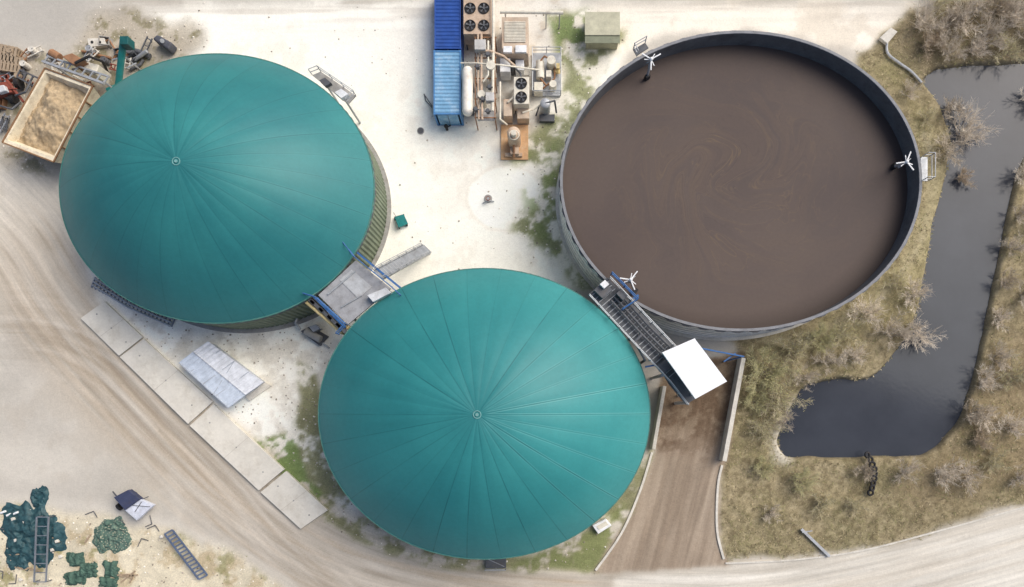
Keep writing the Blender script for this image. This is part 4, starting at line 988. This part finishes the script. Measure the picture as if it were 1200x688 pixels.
for x,y in((140,594),(158,580)):
    p=Vector(W3(x,y,.35)); m.rod(p+Vector((-.1,-.08,0)),p+Vector((.1,.08,0)),.35,16)
m.obj('wheels',black,e)
rs=random.Random(5)
for k in range(26):
    x=rs.uniform(0,190); y=rs.uniform(606,686)
    if k<10: x=rs.uniform(0,30) if k<5 else rs.uniform(140,190)
    p=W(x,y); m=M(); r=rs.uniform(0,3.1); kind=k%3
    if kind==0: m.box(p[0],p[1],0,.12,rs.uniform(.8,1.8),.14,r); m.box(p[0],p[1],.12,.16,.1,.3,r); tag(m.obj('wooden_plank',wood),'loose weathered plank on bare earth','plank','loose planks')
    elif kind==1:
        m.ppx([(x-2,y-1),(x+1,y-2),(x+3,y+1),(x-1,y+2.5)],0,.3); tag(m.obj('concrete_block',concrete,bevel=.05),'small pale concrete block on bare earth','block','loose concrete blocks')
    else:
        m.path([(p[0],p[1],.08),(p[0]+math.cos(r)*.7,p[1]+math.sin(r)*.7,.08),(p[0]+math.cos(r+.8)*1.2,p[1]+math.sin(r+.8)*1.2,.08)],.04); tag(m.obj('scrap_rod',steel_dk),'bent dark scrap rod on bare earth','scrap metal','scrap rods')
for (x,y) in((5,600),(12,603),(20,601)):
    m=M(); p=W(x,y); m.box(p[0],p[1],0,.25,.5,.2,.4); m.box(p[0],p[1],.25,.3,.35,.15,.4); tag(m.obj('canister',white,bevel=.05),'small white plastic canister on ground','canister','white canisters')
# ---------------- vegetation
def vcol_mat(name,rough=.9):
    m,nt,b=newmat(name); at=nt.nodes.new('ShaderNodeAttribute'); at.attribute_name='vc'
    nt.links.new(at.outputs['Color'],b.inputs['Base Color']); b.inputs['Roughness'].default_value=rough; b.inputs['Specular IOR Level'].default_value=.1
    return m
gmatb=vcol_mat('grass_blades')
def sample(M_,px,py):
    i=np.clip(((px-gx[0])/ST).astype(int),0,nx_-1); j=np.clip(((py-gy[0])/ST).astype(int),0,ny_-1); return M_[j,i]
def tufts(name,lab,maskA,dens,cols,lmin,lmax,zoff=0):
    N=int(dens*1600*990/144)
    px=rng.uniform(-150,1350,N); py=rng.uniform(-120,800,N)
    keep=(rng.random(N)<sample(maskA,px,py)); px=px[keep];py=py[keep]; N=len(px)
    x=(px-600)/12; y=(344-py)/12; z=sample(Z,px,py)-.02
    nb=5; x=np.repeat(x,nb);y=np.repeat(y,nb);z=np.repeat(z,nb); th=rng.uniform(0,2*np.pi,N*nb)
    L=rng.uniform(lmin,lmax,N*nb); lean=rng.uniform(.5,1.1,N*nb); w=rng.uniform(.012,.03,N*nb)
    cx,sy=np.cos(th),np.sin(th)
    p0=np.stack([x-sy*w,y+cx*w,z],1); p1=np.stack([x+sy*w,y-cx*w,z],1); p2=np.stack([x+cx*L*lean,y+sy*L*lean,z+L*(1.1-lean*.8)],1)
    co=np.stack([p0,p1,p2],1).reshape(-1,3); nt_=N*nb
    me=bpy.data.meshes.new(name); me.vertices.add(nt_*3); me.vertices.foreach_set('co',co.ravel())
    me.loops.add(nt_*3); me.loops.foreach_set('vertex_index',np.arange(nt_*3,dtype=np.int32))
    me.polygons.add(nt_); me.polygons.foreach_set('loop_start',np.arange(0,nt_*3,3,dtype=np.int32)); me.polygons.foreach_set('loop_total',np.full(nt_,3,np.int32)); me.update()
    cl=np.array([C(c)[:3] for c in cols]); ci=np.repeat(rng.integers(0,len(cols),N),nb)
    cc=cl[ci]*rng.uniform(.8,1.25,(nt_,1)); cc=np.repeat(np.concatenate([cc,np.ones((nt_,1))],1),3,0)
    a=me.color_attributes.new('vc','FLOAT_COLOR','POINT'); a.data.foreach_set('color',cc.astype(np.float32).ravel())
    me.materials.append(gmatb); o=bpy.data.objects.new(name,me); COL.objects.link(o); o['kind']='stuff'; o['label']=lab; o['category']='grass'
nop=(MP<.2)
intank=np.zeros(PX.shape,bool)
for (_,cx,cy,RX,RY) in(d1,d2,st): intank|=((XX-cx)/(RX+.4))**2+((YY-cy)/(RY+.4))**2<1
free=(~intank)
tufts('dry_grass','dry straw and olive grass tufts on the bank',(MGR*nop*free*(1-MR)*np.clip(F2*1.3-.15,0,1)),20,[(186,172,140),(168,154,122),(142,134,100),(126,114,90),(148,145,102)],.12,.34)
tufts('green_grass','patchy green grass between yard and tanks',((MG3*sst(F3*.6+F2*.4,.45,.58)+mm4*.9)*free*.9),9,[(138,150,98),(124,138,88),(162,154,118),(120,128,84)],.05,.15)
tufts('weeds','scattered weeds on bare earth',(MJ*sst(F2,.56,.66)*.6+MT_L*sst(F3,.54,.62)*.6)*free,8,[(124,130,84),(150,138,100)],.08,.2)
def stones(n,maskA,s0,s1,name,lab,cols):
    px=rng.uniform(-100,1300,n);py=rng.uniform(-60,760,n);k=rng.random(n)<sample(maskA,px,py); px=px[k];py=py[k]
    vs=[];fs=[];cc=[]
    cl=[C(c)[:3] for c in cols]
    for a,b_ in zip(px,py):
        x,y=(a-600)/12,(344-b_)/12; r=random.uniform(s0,s1); o=len(vs); z=float(sample(Z,np.array([a]),np.array([b_]))[0])
        for i in range(5):
            t=i*1.257+random.random()*.6; q=r*random.uniform(.7,1.2); vs.append((x+q*math.cos(t),y+q*math.sin(t),z))
        for i in range(5):
            t=i*1.257+random.random()*.6; q=r*random.uniform(.35,.7); vs.append((x+q*math.cos(t),y+q*math.sin(t),z+r*.7))
        fs+=[(o+i,o+(i+1)%5,o+5+(i+1)%5,o+5+i) for i in range(5)]+[tuple(o+5+i for i in range(5))]
        c=random.choice(cl); cc+=[(c[0],c[1],c[2],1)]*10
    me=bpy.data.meshes.new(name); me.from_pydata(vs,[],fs); a=me.color_attributes.new('vc','FLOAT_COLOR','POINT'); a.data.foreach_set('color',np.array(cc,np.float32).ravel())
    me.materials.append(gmatb); o=bpy.data.objects.new(name,me); COL.objects.link(o); o['kind']='stuff'; o['label']=lab; o['category']='stones'
stones(32000,np.clip(deb*.5+MJ*.35+MG3*.25+MG4*.2+MT_L*.4+MG*.05,0,1)*free,.04,.11,'loose_stones','loose pale and grey stones scattered on ground',[(232,226,214),(204,197,182),(172,162,148),(136,128,116)])
barkm=pm('bark',(158,146,132),.9,dirt=.3,scale=3); twigm=vcol_mat('twigs')
def branch_mesh(seed,leafy=0,tint=(168,154,140)):
    r=random.Random(seed); stem=M(); tw=M(); 
    def seg(mm,a,b,ra,rb,n=3): mm.rod(a,b,ra,n,rb)
    leaves=[]
    for k in range(r.randint(13,17)):
        th=r.uniform(0,6.28); el=r.uniform(.35,1.35); L=r.uniform(.6,1.0)
        d=Vector((math.cos(th)*math.cos(el),math.sin(th)*math.cos(el),math.sin(el)))
        p=Vector((r.uniform(-.12,.12),r.uniform(-.12,.12),0)); pts=[p]
        for j in range(4):
            d=(d+Vector((r.uniform(-.2,.2),r.uniform(-.2,.2),r.uniform(-.05,.18)))).normalized(); p=p+d*L/4; pts.append(p.copy())
        for j in range(4): seg(stem,pts[j],pts[j+1],.012*(1-j*.2),.012*(.8-j*.2),4)
        for q in range(10):
            t=r.uniform(.25,1)*4; j=min(int(t),3); s0=pts[j].lerp(pts[j+1],t-j)
            d2=(d+Vector((r.uniform(-1,1),r.uniform(-1,1),r.uniform(-.3,.7)))*.9).normalized(); L2=r.uniform(.18,.42); s1=s0+d2*L2*.5; s2=s1+(d2+Vector((r.uniform(-.3,.3),r.uniform(-.3,.3),.15))).normalized()*L2*.5
            seg(tw,s0,s1,.007,.0055); seg(tw,s1,s2,.0055,.0035)
            for w in range(8):
                s3=s0.lerp(s2,r.uniform(.2,1)); d3=(d2+Vector((r.uniform(-1,1),r.uniform(-1,1),r.uniform(-.4,.8)))).normalized(); s4=s3+d3*r.uniform(.08,.26); seg(tw,s3,s4,.0048,.0025)
                if r.random()<leafy: leaves.append(s4)
    for p in leaves:
        for _ in range(2):
            q=p+Vector((r.uniform(-.04,.04),r.uniform(-.04,.04),r.uniform(-.03,.03))); a=r.uniform(0,6.28); s_=r.uniform(.010,.018)
            u=Vector((math.cos(a),math.sin(a),r.uniform(-.4,.4)))*s_; v=Vector((-math.sin(a),math.cos(a),r.uniform(-.4,.4)))*s_*.7
            tw.add([q-u,q-v,q+u,q+v],[(0,1,2,3)])
    res=[]
    nl=len(leaves)*2
    for mm,nm,ma in((stem,'stem',barkm),(tw,'crown',twigm)):
        me=bpy.data.meshes.new(nm); me.from_pydata(mm.v,[],mm.f); me.update(); me.materials.append(ma)
        if nm=='crown':
            nv=len(mm.v); c=np.array(C(tint)[:3]); cc=np.ones((nv,4)); cc[:,:3]=c*rng.uniform(.75,1.25,(nv,1))
            if nl: cc[nv-nl*4:,:3]=np.array(C((170,166,118))[:3])*rng.uniform(.7,1.3,(nl,1)).repeat(4,0)
            a=me.color_attributes.new('vc','FLOAT_COLOR','POINT'); a.data.foreach_set('color',cc.astype(np.float32).ravel())
        res.append(me)
    return res
V=[branch_mesh(1,0,(198,187,170)),branch_mesh(2,0,(212,201,184)),branch_mesh(3,.3,(188,178,150)),branch_mesh(4,0,(180,168,150)),branch_mesh(5,.4,(182,176,140)),branch_mesh(6,0,(184,168,146))]
shr=[(1075,30,2.4,1),(1102,48,2.2,0),(1126,22,2.6,1),(1155,48,2.4,0),(1182,26,2.6,1),(1140,6,2.2,0),(1095,6,2.0,2),(1112,66,1.7,0),(1197,8,2.2,1),(1165,14,2.2,3),(1088,52,1.9,5),(1138,60,1.9,1),(1175,60,2.0,2),(1110,30,2.0,3),(1200,44,2.2,0),
(1128,158,3.2,1),(1108,176,2.2,0),(1115,128,1.8,3),(1130,207,1.5,5),(1050,332,1.8,2),(1072,345,2.2,1),(1072,388,2.6,1),(1044,392,2.4,0),(1014,372,2.5,1),(985,388,2.2,2),(956,398,2.0,4),(930,412,2.4,2),(897,432,3.0,4),(908,466,2.8,2),(880,470,2.0,4),(920,494,1.6,0),(893,500,2.0,2),
(1192,252,1.5,0),(1184,292,1.5,0),(1176,330,1.6,3),(1172,372,1.6,1),(1166,420,1.8,0),(1148,448,1.9,1),(1136,484,1.9,3),(1152,486,2.0,1),(1100,552,2.2,1),(1062,552,1.8,0),(1200,205,1.7,1),(1198,345,2.2,0),(1186,440,2.2,2),(1182,502,2.0,1),(1010,552,1.6,3),(935,562,1.8,4),(962,590,1.5,2),(1132,556,2.0,0),(1160,540,1.6,2),(890,548,1.6,4),(1195,560,1.6,0),(1000,590,1.3,2),(900,600,1.3,0),(1145,512,1.8,5),(1212,120,2.2,1),(1222,260,2.3,0),(1230,420,2.3,1),
(970,425,1.9,0),(1000,420,1.8,1),(940,440,1.6,0),(1062,110,1.3,0),(1085,140,1.3,2)]
for i,(x,y,s_,v) in enumerate(shr):
    X,Y=W(x,y); zz=float(sample(Z,np.array([float(x)]),np.array([float(y)]))[0])
    e=bpy.data.objects.new('shrub',None); e.location=(X,Y,max(zz,-.5)-.05); e.rotation_euler=(0,0,i*1.7); e.scale=(s_,s_,s_*.8); COL.objects.link(e)
    lab={0:'bare grey-brown twiggy shrub on the bank',1:'pale leafless shrub with fine twigs near water',2:'budding olive-yellow shrub in dry grass',3:'darker brown leafless shrub by the pond',4:'budding yellow-green shrub on the bank',5:'brown leafless shrub on the bank'}[v]
    tag(e,lab,'shrub','shrubs on the pond bank')
    for me in V[v]:
        o=bpy.data.objects.new(me.name.split('.')[0],me); COL.objects.link(o); o.parent=e
# ---------------- light, world, camera
EL=math.radians(46); AZ=math.radians(36)
sd=Vector((math.cos(AZ)*math.cos(EL),math.sin(AZ)*math.cos(EL),math.sin(EL)))
L=bpy.data.lights.new('sun','SUN'); L.energy=2.3; L.angle=math.radians(50); L.color=(1,.975,.90)
lo=bpy.data.objects.new('sun',L); lo.rotation_euler=sd.to_track_quat('Z','Y').to_euler(); lo.location=(0,0,60); COL.objects.link(lo)
w=bpy.data.worlds.new('World'); S.world=w; w.use_nodes=True; nt=w.node_tree
sk=nt.nodes.new('ShaderNodeTexSky'); sk.sky_type='NISHITA'; sk.sun_disc=False; sk.sun_elevation=EL; sk.sun_rotation=math.atan2(sd.x,sd.y); sk.dust_density=4; sk.air_density=.7
nt.links.new(sk.outputs[0],nt.nodes['Background'].inputs['Color']); nt.nodes['Background'].inputs['Strength'].default_value=.15
cam=bpy.data.cameras.new('camera'); co=bpy.data.objects.new('camera',cam); COL.objects.link(co)
co.location=((NX-600)/12,(344-NY)/12,H); co.rotation_euler=(0,0,0)
cam.sensor_width=36; cam.lens=36*H/100.0; cam.shift_x=-(NX-600)/1200; cam.shift_y=(NY-344)/1200; cam.clip_end=4000
S.camera=co
S.view_settings.view_transform='Standard'; S.view_settings.look='None'; S.view_settings.exposure=0
